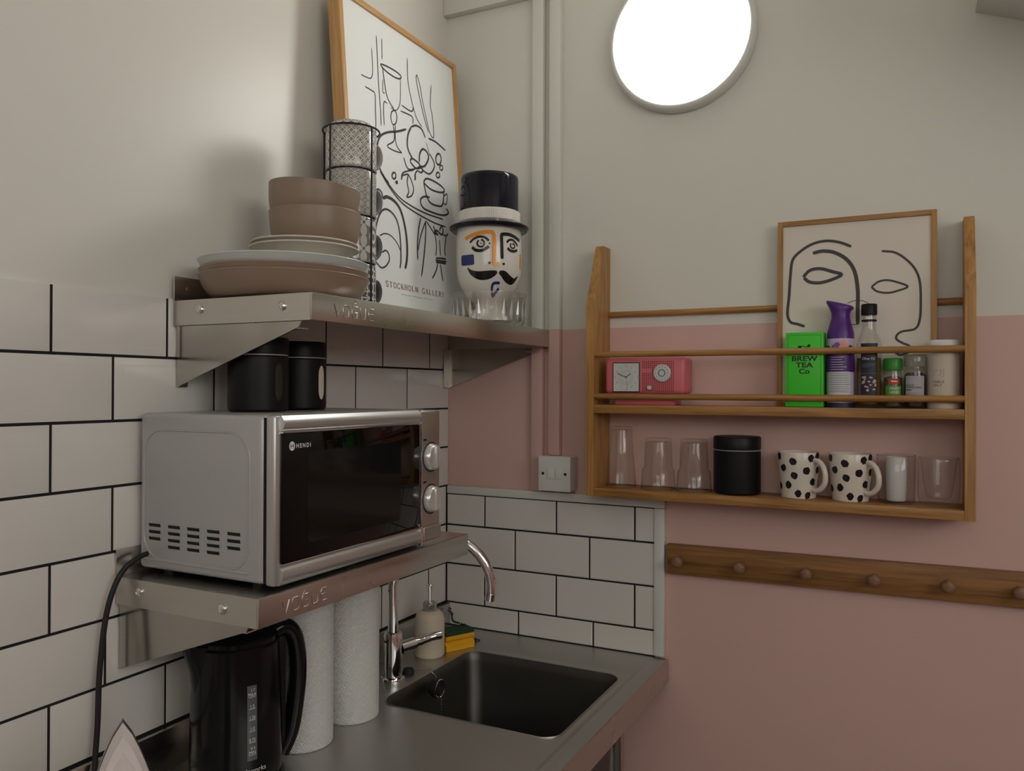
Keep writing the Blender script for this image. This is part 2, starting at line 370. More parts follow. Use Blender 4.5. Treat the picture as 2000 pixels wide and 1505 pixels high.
# ---- metro tiles, each a piece of its own, on a recessed bed of black grout
Q = .1022; HALF = .10125; GAP = .0046
def zj(j): return 1.165 - (j - 5) * Q
TCACHE = {}
def tile_mesh(w, h, bev):
    k = (round(w, 4), round(h, 4), bev)
    if k in TCACHE: return TCACHE[k]
    t0, t1 = .0068, .0100; bw = min(.013, w * .3); bh = min(.013, h * .3)
    if not bev: bw = bh = .0018; t0 = .0088
    v = []
    for z, a, b in ((0, 0, 0), (t0, 0, 0), (t1, bw, bh)):
        v += [(a, b, z), (w - a, b, z), (w - a, h - b, z), (a, h - b, z)]
    f = [(8, 9, 10, 11)]
    for r in (0, 4):
        for i in range(4): f.append((r + i, r + (i + 1) % 4, r + 4 + (i + 1) % 4, r + 4 + i))
    me = G().add(v, f).mesh('tile', 0); me.materials.append(M_TILE)
    if bev:
        bm = bmesh.new(); bm.from_mesh(me); ed = [e for e in bm.edges if all(q.co.z > t1 - 1e-5 for q in e.verts)]
        bmesh.ops.bevel(bm, geom=ed, offset=.0035, segments=2, affect='EDGES'); bm.to_mesh(me); bm.free()
        me.polygons.foreach_set('use_smooth', [True] * len(me.polygons)); me.set_sharp_from_angle(angle=math.radians(40))
    TCACHE[k] = me; return me
tr = random.Random(4)
def lay(row_z0, row_z1, joints, a0, a1, wall):
    js = sorted([j for j in joints if a0 + .012 < j < a1 - .012]); ed = [a0] + js + [a1]
    for i, (s, e) in enumerate(zip(ed, ed[1:])):
        lo = s + (GAP / 2 if i else 0); hi = e - (GAP / 2 if e != a1 else 0)
        me = tile_mesh(hi - lo, row_z1 - row_z0 - GAP, wall == 'L')
        o = bpy.data.objects.new('tile', me); C.objects.link(o)
        pz = row_z0 + GAP / 2; d = tr.uniform(-.0003, .0003)
        if wall == 'L':
            o.parent = wall_left; o.matrix_local = Matrix(((0, 0, 1, -.01 + d), (1, 0, 0, lo), (0, 1, 0, pz), (0, 0, 0, 1)))
        else:
            o.parent = wall_back; o.matrix_local = Matrix(((1, 0, 0, lo), (0, 0, -1, .01 + d), (0, 1, 0, pz), (0, 0, 0, 1)))
for row in range(1, 8):
    off = -1.0956 + (0 if row % 2 else HALF) + (-.011 if row == 6 else 0)
    zt = 1.676 if row == 1 else zj(row - 1)
    lay(zj(row), zt, [off + 2 * HALF * k for k in range(-4, 7)], -1.80, .0085 if row < 5 else -.0005, 'L')
struct('grout', G().box(-.0099, -.0040, -1.80, .0095, .95, 1.6735), M_GROUT, wall_left, 0)
for row, z0, z1 in ((5, zj(5), 1.247), (6, zj(6), zj(5)), (7, zj(7), zj(6)), (8, .9, zj(7))):
    off = .1134 + (0 if row % 2 else HALF - .0131) + (.010 if row == 8 else 0)
    lay(z0, z1, [off + 2 * HALF * k for k in range(-1, 4)], .0005, .566, 'B')
struct('grout', G().box(.0, .566, .0040, .0099, .885, 1.247), M_GROUT, wall_back, 0)
struct('trim_1', G().box(.001, .5915, -.004, .010, 1.2475, 1.2685, .0025), M_TRIM)
struct('trim_2', G().box(.5665, .5915, -.005, .010, .9035, 1.247, .0025), M_TRIM)
# surface conduits painted over with the wall, trunking at the top, sloping soffit
struct('trim_3', G().box(.249, .279, -.007, .010, 1.2690, 2.51, .0015), M_PAINT)
struct('trim_4', G().box(.2975, .3275, -.010, .010, 1.3610, 2.72, .0015), M_PAINT)
struct('trim_5', G().box(-.0095, .32, -.014, .0095, 2.512, 2.556, .002), M_PAINT)
struct('trim_6', G().prism([(1.218, 2.277), (1.80, 2.04), (1.80, 2.715), (1.218, 2.715)], 1, -.40, .0095), M_CEIL, smooth=0)

# ================================================================== lamps
lamp = thing('wall_lamp', 'round white lit lamp with a plastic rim high on the back wall', 'lamp', (.628, .0095, 2.336)); lamp.rotation_euler = (PI / 2, 0, 0)
obj('rim', G().lathe([(.158, .0), (.170, .0), (.1720, .006), (.1720, .018), (.1700, .026), (.1660, .0305), (.1605, .031), (.1575, .028), (.1570, .014)], 72), M_TRIM, lamp, 60)
obj('diffuser', G().lathe([(.1572, .016), (.1550, .024), (.135, .0275), (.07, .029), (0, .0295)], 72), mat('lamp_diffuser', (.9, .9, .9), .5, emit=(LAMP_COL, LAMP)), lamp, 60)
# ================================================================== switch
sw = thing('light_switch', 'white surface mounted switch box with two screws above the tiles', 'switch', (.328, .0095, 1.3185))
obj('back_box', G().box(-.0415, .0415, -.042, 0, -.0415, .0415, .003), M_TRIM, sw)
obj('front_plate', G().box(-.0425, .0425, -.0505, -.0425, -.0425, .0425, .002), M_TRIM, sw)
for x in (-.0085, .0125):
    obj('rocker', G().box(x - .0085, x + .0085, -.0535, -.0508, -.012, .014, .001), M_TRIM, sw)
for x in (-.0295, .0295):
    obj('screw', G().lathe([(.0035, 0), (.0035, .001), (0, .001)], 14).xf(Matrix.Translation((x, -.0506, 0)) @ Matrix.Rotation(PI / 2, 4, 'X')), mat('dark_screw', (.05, .05, .05), .4, .8), sw)

# ================================================================== steel wall shelves
def emboss(y0, width, z, sz):
    """raised rounded lettering on the lip, reading along +Y on the plane X = .3"""
    g = G(); fn = lambda u, v, e=0: (.3003 + e, y0 + u, z + v)
    W = width / 5
    S = {'V': [[(0, 1), (.42, 0), (.84, 1)]], 'O': [[(.15, 1), (.7, 1), (.8, .85), (.8, .15), (.7, 0), (.15, 0), (.05, .15), (.05, .85), (.15, 1)]],
         'G': [[(.8, 1), (.2, 1), (.06, .8), (.06, .2), (.2, 0), (.7, 0), (.8, .2), (.8, .5), (.5, .5)], [(.1, 1.0), (.3, 1.25), (.55, 1.3), (.45, 1.55)]],
         'U': [[(.06, 1), (.06, .2), (.2, 0), (.66, 0), (.8, .2), (.8, 1)]], 'E': [[(.8, 1), (.2, 1), (.06, .8), (.06, .2), (.2, 0), (.8, 0)], [(.06, .52), (.7, .52)]]}
    for k, ch in enumerate('VOGUE'):
        for st in S[ch]:
            for dx in (0,):
                g.tube([(.3004, y0 + (k + (p[0] * .85 + dx)) * W, z + p[1] * sz) for p in st], .0009, 8)
    return g
def steel_shelf(label, y0, y1, zt, gbot, text_y, bolts):
    t = thing('steel_shelf', label, 'shelf', (0, y0, zt)); L = y1 - y0
    obj('deck', G().box(.0005, .2965, .0015, L - .0015, -.003, 0), M_STEEL, t)
    obj('front_lip', G().box(.2965, .3000, 0, L, -.042, 0, .0008), M_STEEL, t)
    obj('back_upstand', G().box(.0005, .0040, 0, L, 0, .042, .0008), M_STEEL, t)
    for yy in (0, L - .0015):
        obj('end_lip', G().box(.0040, .2965, yy, yy + .0015, -.042, -.0002), M_STEELX, t)
    tri = [(.0035, -.0425), (.0035, gbot), (.010, gbot + .003), (.268, -.052), (.274, -.0425)]
    for k, yy in enumerate((.0060, L - .0090)):
        br = obj('bracket', G().prism(tri, 1, yy, yy + .003), M_GUSSET, t)
        s = 1 if k == 0 else -1; f0 = yy + (.003 if k == 0 else -.020)
        obj('wall_flange', G().box(.0005, .0034, f0, f0 + .020, gbot, -.0425), M_STEELX, br)
        obj('front_flange', G().box(.238, .2685, f0, f0 + .020, -.0545, -.0525), M_STEELX, br)
        for (bx, bz) in bolts:
            yb = -.0001 if k == 0 else L + .0001
            g = G().lathe([(.0075, 0), (.0072, .0022), (.0045, .0042), (.0028, .0044), (.0022, .0030), (0, .0030)], 20)
            obj('bolt', g.xf(Matrix.Translation((bx, yb, bz)) @ Matrix.Rotation(PI / 2 if k == 0 else -PI / 2, 4, 'X')), M_BOLT, t)
    if text_y is not None:
        obj('embossed_lettering', emboss(text_y[0] - y0, text_y[1], -.0325, .019), M_STEEL, t, label='raised outline lettering VOGUE')
    for yy in (.028, L - .028):
        obj('wall_screw', G().lathe([(.0042, 0), (.004, .0012), (0, .0020)], 14).xf(Matrix.Translation((.0041, yy, .022)) @ Matrix.Rotation(PI / 2, 4, 'Y')), M_BOLT, t)
    return t
steel_shelf('long brushed steel shelf up high carrying plates, mugs and the poster', -.885, .006, 1.670, -.145, (-.833, .110), ((.064, -.017), (.241, -.019)))
steel_shelf('short brushed steel shelf holding the microwave', -.992, -.408, 1.229, -.146, (-.946, .105), ((.057, -.018), (.231, -.022)))

# ================================================================== sink unit with worktop
WZ = .892
su = thing('sink_unit', 'stainless steel worktop with a square sink bowl and front apron', 'sink', (0, 0, 0))
def rrect(x0, x1, y0, y1, r, n=6):
    P = []
    for cx, cy, a in ((x1 - r, y1 - r, 0), (x0 + r, y1 - r, PI / 2), (x0 + r, y0 + r, PI), (x1 - r, y0 + r, 1.5 * PI)):
        for k in range(n + 1): P.append((cx + r * math.cos(a + PI / 2 * k / n), cy + r * math.sin(a + PI / 2 * k / n)))
    return P
hole = rrect(.150, .536, -.505, -.137, .034); X0, X1, Y0, Y1 = .012, .551, -1.56, -.112
bm = bmesh.new()
hv = [bm.verts.new((x, y, WZ)) for x, y in hole]; ov = [bm.verts.new(p) for p in ((X0, Y0, WZ), (X1, Y0, WZ), (X1, Y1, WZ), (X0, Y1, WZ))]
E_ = [bm.edges.new((hv[i], hv[(i + 1) % len(hv)])) for i in range(len(hv))] + [bm.edges.new((ov[i], ov[(i + 1) % 4])) for i in range(4)]
bmesh.ops.triangle_fill(bm, edges=E_, use_beauty=True, use_dissolve=False)
me = bpy.data.meshes.new('worktop'); bmesh.ops.recalc_face_normals(bm, faces=bm.faces); bm.to_mesh(me); bm.free()
if me.polygons and me.polygons[0].normal.z < 0: me.flip_normals()
obj('worktop', me, M_TOP, su)
# raised marine edge along the wall side and the front, with a slope down to the wet area
g = G()
g.add([(X1, Y0, WZ), (X1, Y1, WZ), (.566, -.050, .9), (.566, Y0, .9)], [(0, 1, 2, 3)])
g.add([(X1, Y1, WZ), (X0, Y1, WZ), (X0, -.050, .9), (.566, -.050, .9)], [(0, 1, 2, 3)])
g.add([(.566, Y0, .9), (.566, -.050, .9), (.566, -.0005, .9), (.5975, -.0005, .9), (.6, -.0005, .8975), (.6, Y0, .8975), (.5975, Y0, .9)], [(0, 1, 2, 3, 6), (3, 4, 5, 6)])
g.add([(X0, -.050, .9), (X0, -.0005, .9), (.566, -.0005, .9), (.566, -.050, .9)], [(0, 1, 2, 3)])
obj('raised_edge', g, M_TOP, su, 25)
obj('apron', G().box(.5985, .6000, -1.56, -.0005, .846, .8975), M_STEEL, su)
obj('back_upstand', G().box(.0005, .0120, -1.56, -.0015, .888, .9590, .0012), M_STEEL, su)
obj('underframe', G().box(.03, .57, -1.53, -.53, .845, .865), M_STEEL, su)
g = G(); loops = []
for ins, z, r in ((0, WZ, .034), (.002, WZ - .004, .033), (.006, WZ - .02, .033), (.014, .70, .036), (.020, .684, .04), (.034, .678, .04)):
    loops.append([(x, y, z) for x, y in rrect(.150 + ins, .536 - ins, -.505 + ins, -.137 - ins, r)])
n = len(loops[0]); v = [p for lp in loops for p in lp]; f = [(a * n + i, a * n + (i + 1) % n, (a + 1) * n + (i + 1) % n, (a + 1) * n + i) for a in range(len(loops) - 1) for i in range(n)]
f.append(tuple((len(loops) - 1) * n + i for i in range(n)))
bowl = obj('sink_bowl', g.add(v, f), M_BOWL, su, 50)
obj('drain', G().lathe([(0, .6795), (.030, .6795), (.036, .682), (.042, .6815), (.043, .679)], 30, c=(.343, -.321)), M_CHROME, bowl)
obj('bowl_lip', G().tube([(x, y, WZ + .0004) for x, y in rrect(.149, .537, -.506, -.136, .035)], .0016, 6, closed=True), M_TOP, su)
for lx, ly in ((.500, -.075), (.065, -.075), (.55, -1.5), (.065, -1.5)):
    lg = obj('leg', G().lathe([(.019, .03), (.019, .846)], 20, c=(lx, ly)), M_STEEL, su)
    obj('foot', G().lathe([(0, 0), (.022, 0), (.022, .02), (.018, .032), (0, .032)], 16, c=(lx, ly)), M_RUBBER, lg)
for yy in (-.955, -.10):
    obj('upstand_screw', G().lathe([(.006, 0), (.0058, .0015), (.003, .003), (0, .003)], 16).xf(Matrix.Translation((.0121, yy, .938)) @ Matrix.Rotation(PI / 2, 4, 'Y')), M_BOLT, su)

# ================================================================== tap
fx, fy = .100, -.386
tp = thing('mixer_tap', 'chrome swan neck mixer tap behind the sink bowl', 'tap', (fx, fy, WZ))
obj('base_flange', G().lathe([(0, 0), (.0265, 0), (.027, .003), (.0255, .007), (.0215, .009)], 32), M_CHROME, tp)
obj('body', G().lathe([(.0205, .006), (.0205, .096), (.019, .102), (.0125, .104)], 32), M_CHROME, tp)
a = math.radians(20); dx, dy = math.cos(a), math.sin(a)
pts = [(0, 0, .10), (0, 0, .14), (0, 0, .18), (0, 0, .205)]
for k in range(1, 17):
    th = PI - (PI + .08) * k / 16
    pts.append((dx * (.108 + .108 * math.cos(th)), dy * (.108 + .108 * math.cos(th)), .205 + .108 * math.sin(th)))
lx, ly, lz = pts[-1]; pts.append((lx - dx * .0006, ly - dy * .0006, lz - .004))
sp_ = obj('spout', G().tube(pts, .0112, 18), M_CHROME, tp)
e = Vector(pts[-1]); d = (Vector(pts[-1]) - Vector(pts[-2])).normalized()
obj('nozzle', G().tube([e - d * .002, e + d * .013], .0124, 18), M_CHROME, sp_)
lv = obj('lever_joint', G().tube([(.010, .016, .066), (.026, .045, .070)], .0140, 18), M_CHROME, tp)
obj('lever', G().tube(crom([(.024, .041, .0705), (.036, .062, .073), (.050, .085, .078), (.060, .099, .079)], 4), [.010] * 4 + [.0085] * 4 + [.0095] * 5, 16), M_CHROME, tp)

# sink plug on a ball chain, hung over the bowl edge
def bead_chain(pts, r=.0020, step=.0046):
    q = crom(pts, 14); g = G(); acc = 0; last = q[0]; S = []
    for p in q:
        acc += (p - last).length; last = p
        if acc >= step: acc = 0; S.append(p)
    for p in S:
        g.lathe([(0, -r), (r * .8, -r * .6), (r, 0), (r * .8, r * .6), (0, r)], 6); g.xf(Matrix.Translation(p), len(g.v) - 3 * 6 - 2)
    return g
pl = thing('sink_plug', 'black rubber plug on a ball chain hanging into the sink', 'plug', (.155, -.335, WZ))
obj('stopper', G().lathe([(0, -.008), (.016, -.008), (.019, .0), (.021, .006), (.021, .009), (.014, .010), (0, .010)], 28).xf(Matrix.Translation((.022, -.002, -.020)) @ Matrix.Rotation(math.radians(100), 4, 'Y')), M_RUBBER, pl)
obj('plug_ring', G().tube([(.035, -.002 + .019 * math.cos(t), -.020 + .019 * math.sin(t)) for t in [2 * PI * i / 24 for i in range(24)]], .0012, 6, closed=True), M_CHROME, pl)
ch = obj('ball_chain', bead_chain([(-.045, -.004, .012), (-.035, .022, .003), (-.012, .036, .003), (.002, .018, .003), (.014, .010, .002), (.024, .004, -.006), (.034, -.002, -.018)]), M_CHROME, pl); ch['kind'] = 'stuff'
ch = obj('ball_chain', bead_chain([(.037, -.002, -.02), (.038, -.002, -.06), (.038, -.002, -.11), (.038, -.003, -.15)]), M_CHROME, pl); ch['kind'] = 'stuff'
obj('chain_stay', G().lathe([(0, .012), (.011, .012), (.013, .004), (.013, 0)], 18).xf(Matrix.Translation((-.045, -.006, 0))), M_RUBBER, pl)

# ================================================================== soap, sponge
sd = thing('soap_dispenser', 'cream ceramic soap dispenser with a clear pump behind the sink', 'soap dispenser', (.083, -.2125, WZ))
obj('bottle', G().lathe([(0, 0), (.032, 0), (.0352, .004), (.0355, .020), (.0352, .085), (.032, .098), (.025, .105), (.016, .107), (0, .107)], 40), mat('cream_ceramic', (.68, .59, .46), .4), sd)
obj('collar', G().lathe([(.0155, .1075), (.0165, .110), (.0165, .124), (.014, .127), (.006, .1275), (0, .1275)], 28), mat('grey_clear_plastic', (.45, .45, .43), .15, .6), sd)
pm = obj('pump_stem', G().lathe([(.0052, .1275), (.0052, .150), (.0075, .151), (.0075, .166), (.0055, .168), (0, .168)], 20), M_CHROME, sd)
obj('nozzle', G().tube([(0, 0, .160), (-.012, .014, .161), (-.022, .026, .157)], [.0045, .004, .0035], 12), M_CHROME, pm)
spg = thing('sponge', 'yellow washing up sponge with a green scouring top', 'sponge', (.1060, -.132, WZ + .0003), math.radians(62))
prof = [(-.024, 0), (.024, 0), (.024, .013), (.020, .0165), (.017, .020), (.020, .0235), (.024, .027), (.024, .036), (-.024, .036), (-.024, .027), (-.020, .0235), (-.017, .02), (-.020, .0165), (-.024, .013)]
obj('foam', G().prism(prof, 0, -.040, .040), mat('yellow_foam', (.85, .44, .012), .85, bump=(420, .5)), spg, 20)
obj('scouring_pad', G().box(-.040, .040, -.024, .024, .0362, .0455, .002), mat('green_scourer', (.022, .06, .035), .9, bump=(600, .7)), spg)
dp = thing('spare_chain', 'tarnished ball chain lying in the corner behind the sponge', 'chain', (.085, -.050, WZ))
for path in ([(-.066, .036, .062), (-.060, .030, .048), (-.045, .012, .040), (-.026, -.020, .048), (-.004, -.046, .0495), (.018, -.052, .0495), (.036, -.050, .044), (.044, -.042, .022), (.046, -.036, .004)], [(.046, -.036, .004), (.056, -.030, .004), (.054, -.020, .004), (.044, -.022, .007), (.050, -.032, .010)], [(-.066, .036, .062), (-.064, .026, .052), (-.058, .034, .044), (-.062, .040, .036)]):
    q = obj('chain_run', bead_chain(path, .0030, .0062), mat('tarnished_steel', (.12, .12, .11), .3, 1.0), dp); q['kind'] = 'stuff'

# ================================================================== kitchen rolls
def towel_mat():
    m = bpy.data.materials.new('embossed_kitchen_paper'); m.use_nodes = True; nt, p = nodes(m); X = NX(nt); op = X.op; L = nt.links.new
    p.inputs['Base Color'].default_value = (.90, .90, .88, 1); p.inputs['Roughness'].default_value = .95; p.inputs['Specular IOR Level'].default_value = .1
    tc = nt.nodes.new('ShaderNodeTexCoord'); sp = nt.nodes.new('ShaderNodeSeparateXYZ'); L(tc.outputs['Object'], sp.inputs[0])
    u = op('MULTIPLY', op('ARCTAN2', sp.outputs[1], sp.outputs[0]), .053); v = sp.outputs[2]
    c = .013
    a = op('DIVIDE', op('ADD', u, v), c); b = op('DIVIDE', op('SUBTRACT', u, v), c)
    par = op('MODULO', op('ADD', op('ADD', op('FLOOR', a), op('FLOOR', b)), 1000), 2.0)
    sa = op('SINE', op('MULTIPLY', a, 2 * PI * 3)); sb = op('SINE', op('MULTIPLY', b, 2 * PI * 3))
    h = op('ADD', op('MULTIPLY', sa, par), op('MULTIPLY', sb, op('SUBTRACT', 1, par)))
    bp = nt.nodes.new('ShaderNodeBump'); bp.inputs['Strength'].default_value = .8; bp.inputs['Distance'].default_value = .0011; L(h, bp.inputs['Height']); L(bp.outputs[0], p.inputs['Normal'])
    return m
M_TOWEL = towel_mat()
def roll(label, x, y, rz):
    t = thing('kitchen_roll', label, 'kitchen roll', (x, y, WZ + .0003), rz, 'kitchen rolls under the microwave shelf')
    obj('paper', G().lathe([(.021, .0), (.0530, 0), (.0545, .002), (.0545, .258), (.053, .260), (.021, .260), (.021, 0)], 56), M_TOWEL, t)
    obj('core', G().lathe([(.0208, .001), (.0208, .259), (.0195, .259), (.0195, .001), (.0208, .001)], 32), mat('cardboard', (.35, .24, .15), .9), t)
    obj('loose_edge', G().lathe([(.0549, .002), (.0549, .258), (.0553, .258), (.0553, .002), (.0549, .002)], 6, a0=-.4, a1=-.1), M_TOWEL, t)
    return t
roll('white kitchen roll standing next to the black kettle', .134, -.713, 2.5)
roll('white kitchen roll further from the kettle, nearest the tap', .136, -.578, 2.9)

# ================================================================== kettle
kt = thing('kettle', 'black plastic electric kettle with a water gauge beside the kitchen rolls', 'kettle', (.143, -.878, WZ), math.radians(-25))
kp = [(0, .018), (.0695, .018), (.0712, .022), (.0715, .05), (.0705, .10), (.0688, .16), (.0668, .205), (.0660, .226), (.0630, .229)]
obj('base', G().lathe([(0, 0), (.072, 0), (.075, .004), (.075, .014), (.071, .0175), (0, .0175)], 48), M_BLACK, kt)
body = obj('body', G().lathe(kp, 64), M_BLACKG, kt)
obj('lid', G().lathe([(.0625, .2295), (.0625, .236), (.055, .2415), (.03, .2445), (0, .245)], 48), M_BLACKG, kt)
obj('lid_tab', G().box(-.016, .016, .020, .052, .244, .2505, .003), M_BLACK, kt)
g = G(); rows = []
for z, out, wd in ((.115, .0, .012), (.155, .004, .022), (.190, .010, .030), (.215, .019, .034), (.233, .027, .034)):
    R = prof_r(kp)(z) - .004; row = []
    for k in range(9):
        t = (k / 8 - .5) * 2; row.append((t * wd, -(math.sqrt(max(R * R - (t * wd) ** 2, 0)) + out * (1 - t * t)), z))
    rows.append(row)
v = [p for r_ in rows for p in r_]; f = [(i * 9 + k, i * 9 + k + 1, (i + 1) * 9 + k + 1, (i + 1) * 9 + k) for i in range(4) for k in range(8)]
v.append((0, -.05, .231)); f += [(4 * 9 + k, 4 * 9 + k + 1, len(v) - 1) for k in range(8)]
obj('spout', g.add(v, f), M_BLACKG, kt, 60)
hp = crom([(0, .050, .225), (0, .074, .237), (0, .094, .222), (0, .102, .188), (0, .103, .148), (0, .098, .100), (0, .090, .060), (0, .074, .028)], 6)
obj('handle', G().tube(hp, [.0145] * len(hp), 16, flatten=(1.0, 1.15)), M_BLACKG, kt, 60)
obj('handle_mount', G().box(-.013, .013, .056, .0790, .03, .224, .005), M_BLACK, kt)
ang = face_cam(.143, -.878) + math.radians(19 + 25)
R_ = prof_r(kp)
kfn = lambda u, z: ((R_(z) + .0006) * math.cos(ang + u / .069), (R_(z) + .0006) * math.sin(ang + u / .069), z)
kfn2 = lambda u, z: ((R_(z) + .0012) * math.cos(ang + u / .069), (R_(z) + .0012) * math.sin(ang + u / .069), z)
gw = obj('water_gauge', G().rect(-.0075, .0075, .060, .174, kfn, 6, 12), mat('smoked_gauge', (.10, .11, .115), .25), kt)
g = G()
for z, tx in ((.158, 'MAX'), (.140, '1.5'), (.123, '1.25'), (.106, '1.0'), (.089, '0.75'), (.070, 'MIN')):
    g.text(tx, .0072, kfn2, u=.0, v=z, sx=.8); g.rect(-.005, .005, z - .0016, z - .0010, kfn2, 4, 1)
g.text('1.7', .006, kfn2, u=.001, v=.1655); g.text('0.5', .006, kfn2, u=.001, v=.0770)
obj('gauge_marks', g, M_WPRINT, gw, 0)
obj('brand_lettering', G().text('cookworks', .0105, kfn2, u=-.002, v=.0415), M_WPRINT, kt, 0)

# ================================================================== iron standing on its heel
ir = thing('clothes_iron', 'white and grey clothes iron standing on its heel, tip up', 'iron', (.309, -1.213, WZ + .0003), math.radians(-36))
# local: +X is the hand side, Z is up towards the tip, Y is across
def iron_outline(w, h, z0, n=14):
    P = []
    for k in range(n + 1):
        t = k / n; P.append((w * (1 - t ** 1.75) ** .80, z0 + h * t))
    return P
def iron_slab(w, h, z0, xa, xb, inset=0.0):
    R = iron_outline(w, h, z0); L = [(-a_, b_) for a_, b_ in R[::-1][1:]]
    poly = R + L; n = len(poly); cz = z0 + h * .4
    A = [(xa, a_, b_) for a_, b_ in poly]; B = [(xb, a_ * (1 - inset), cz + (b_ - cz) * (1 - inset * .8)) for a_, b_ in poly]
    return G().add(A + B, [tuple(range(n)), tuple(range(2 * n - 1, n - 1, -1))] + [(i, (i + 1) % n, n + (i + 1) % n, n + i) for i in range(n)])
obj('sole_plate', iron_slab(.056, .229, .012, -.034, -.027), mat('iron_sole', (.45, .43, .42), .25, 1.0), ir, 30)
obj('heat_gap', iron_slab(.0535, .223, .013, -.0269, -.0225), M_BLACK, ir, 30)
obj('skirt', iron_slab(.0555, .2275, .0125, -.0224, -.006, .10), mat('iron_white', (.72, .66, .65), .3), ir, 50)
hood = obj('hood', iron_slab(.0475, .198, .014, -.0065, .030, .45), mat('iron_white', (.72, .66, .65), .3), ir, 50)
obj('spray_button', G().lathe([(.007, 0), (.0068, .002), (0, .003)], 20).xf(Matrix.Translation((.010, .003, .165)) @ Matrix.Rotation(math.radians(72), 4, 'Y')), mat('iron_pale_grey', (.6, .55, .54), .35), ir)
obj('steam_dial', G().lathe([(.015, 0), (.0145, .006), (0, .008)], 24).xf(Matrix.Translation((.026, .010, .120)) @ Matrix.Rotation(math.radians(80), 4, 'Y')), mat('iron_plum', (.06, .03, .05), .35), ir)
obj('handle', G().tube(crom([(.026, 0, .150), (.052, 0, .140), (.066, 0, .100), (.064, 0, .05), (.045, 0, .018), (.022, 0, .014)], 5), .012, 14), mat('iron_plum', (.06, .03, .05), .35), ir)
obj('heel', G().box(-.026, .050, -.044, .044, 0, .013, .003), mat('iron_pale_grey', (.6, .55, .54), .35), ir)

# ================================================================== power cable
cb = tag(obj('power_cable', G().tube(crom([(.030, -.950, 1.262), (.030, -.972, 1.258), (.026, -.996, 1.243), (.022, -1.012, 1.212), (.018, -1.022, 1.165), (.016, -1.029, 1.09), (.018, -1.033, 1.02), (.019, -1.037, .975), (.030, -1.050, .920), (.050, -1.085, .8965), (.09, -1.14, .8965)], 8), .0042, 10), M_RUBBER), 'black power cable hanging down the tiles from behind the microwave', 'cable')

# ================================================================== microwave
mw = thing('microwave', 'silver microwave oven with a black glass door and two knobs', 'microwave', (0, -.957, 1.229))
M_MWS = mat('silver_painted_steel', (.46, .455, .45), .36, .25)
M_MWF = brushed('silver_plastic_front', (.56, .55, .54), .30, 1, metal=.75, amt=.06, streak=.04)
M_MWC = brushed('control_panel_steel', (.50, .46, .43), .32, 2, metal=.9, amt=.06)
M_MWG = mat('black_door_glass', (.002, .002, .002), .04, spec=.34)
obj('case', G().box(.012, .272, 0, .442, .009, .255, .007, 3), M_MWS, mw)
obj('door_gasket', G().box(.2715, .2765, .003, .440, .012, .252), M_BLACK, mw)
door = obj('door', G().box(.2768, .2945, .0005, .374, .008, .2555, .004, 3), M_MWF, mw)
# convex silver strips above and below the glass
def strip(z0, z1, y0, y1, bulge):
    P = [(.2940, z0)] + [(.2940 + bulge * math.sin(PI * (.06 + .88 * k / 8)), z0 + (z1 - z0) * k / 8) for k in range(9)] + [(.2940, z1)]
    return G().prism(P, 1, y0, y1)
obj('top_strip', strip(.2315, .2550, .012, .372, .0085), M_MWF, door)
obj('bottom_strip', strip(.0085, .0385, .008, .372, .0100), M_MWF, door)
obj('edge_line', G().box(.2946, .3015, .010, .371, .0388, .0402), M_CHROME, door)
obj('edge_line', G().box(.2946, .2998, .012, .372, .2295, .2310), M_CHROME, door)
gl = obj('door_glass', G().box(.2946, .2990, .0115, .3715, .0405, .2292, .0012), M_MWG, door)
obj('window_screen', G().prism(rrect(.066, .310, .062, .200, .008), 0, .2990, .2993), mat('dark_window_screen', (.010, .0098, .009), .08, spec=.34), gl)
lf = lambda u, v: (.2996, u, v)
obj('brand_badge', G().blob(.031, .210, .0062, .0068, lf, 20), M_WPRINT, gl, 0)
obj('badge_mark', G().rib([(.0285, .2065), (.0285, .2135)], .0011, lambda u, v: (.2999, u, v)).rib([(.0335, .2065), (.0335, .2135)], .0011, lambda u, v: (.2999, u, v)).rib([(.0285, .210), (.0335, .210)], .0011, lambda u, v: (.2999, u, v)), M_KPRINT, gl, 0)
obj('brand_lettering', G().text('HENDI', .0088, lf, align='LEFT', u=.0395, v=.2068, spacing=1.35, bold=.00018), M_WPRINT, gl, 0)
cp = obj('control_panel', G().box(.2768, .2985, .3755, .4425, .009, .2550, .005, 3), M_MWC, mw)
obj('panel_edge', G().box(.2985, .3000, .3735, .3760, .036, .250), M_CHROME, cp)
for z in (.1665, .0875):
    kn = obj('knob', G().lathe([(.0255, 0), (.0250, .004), (.0232, .010), (.0215, .0115), (0, .0120)], 36).xf(Matrix.Translation((.2988, .4095, z)) @ Matrix.Rotation(PI / 2, 4, 'Y')), mat('pale_silver_knob', (.72, .72, .70), .22, .55), cp)
    obj('grip', G().box(.3095, .3135, .4065, .4125, z - .0205, z + .0205, .0018), mat('pale_silver_knob', (.72, .72, .70), .22, .55), kn)
    obj('dial_ring', G().lathe([(.0262, 0), (.0285, .0), (.0285, .0006), (.0262, .0006), (.0262, 0)], 36).xf(Matrix.Translation((.2988, .4095, z)) @ Matrix.Rotation(PI / 2, 4, 'Y')), M_KPRINT, cp)
    obj('dial_label', G().rect(.383, .394, z + .031, z + .035, lambda u, v: (.2989, u, v)), M_KPRINT, cp, 0)
obj('release_button', G().box(.2985, .3035, .3795, .4395, .012, .0375, .0024, 3), M_MWC, cp)
obj('panel_hinge', G().tube([(.2990, .3745, .006), (.3005, .3745, .020), (.3000, .3745, .040)], .0035, 10), M_CHROME, cp)
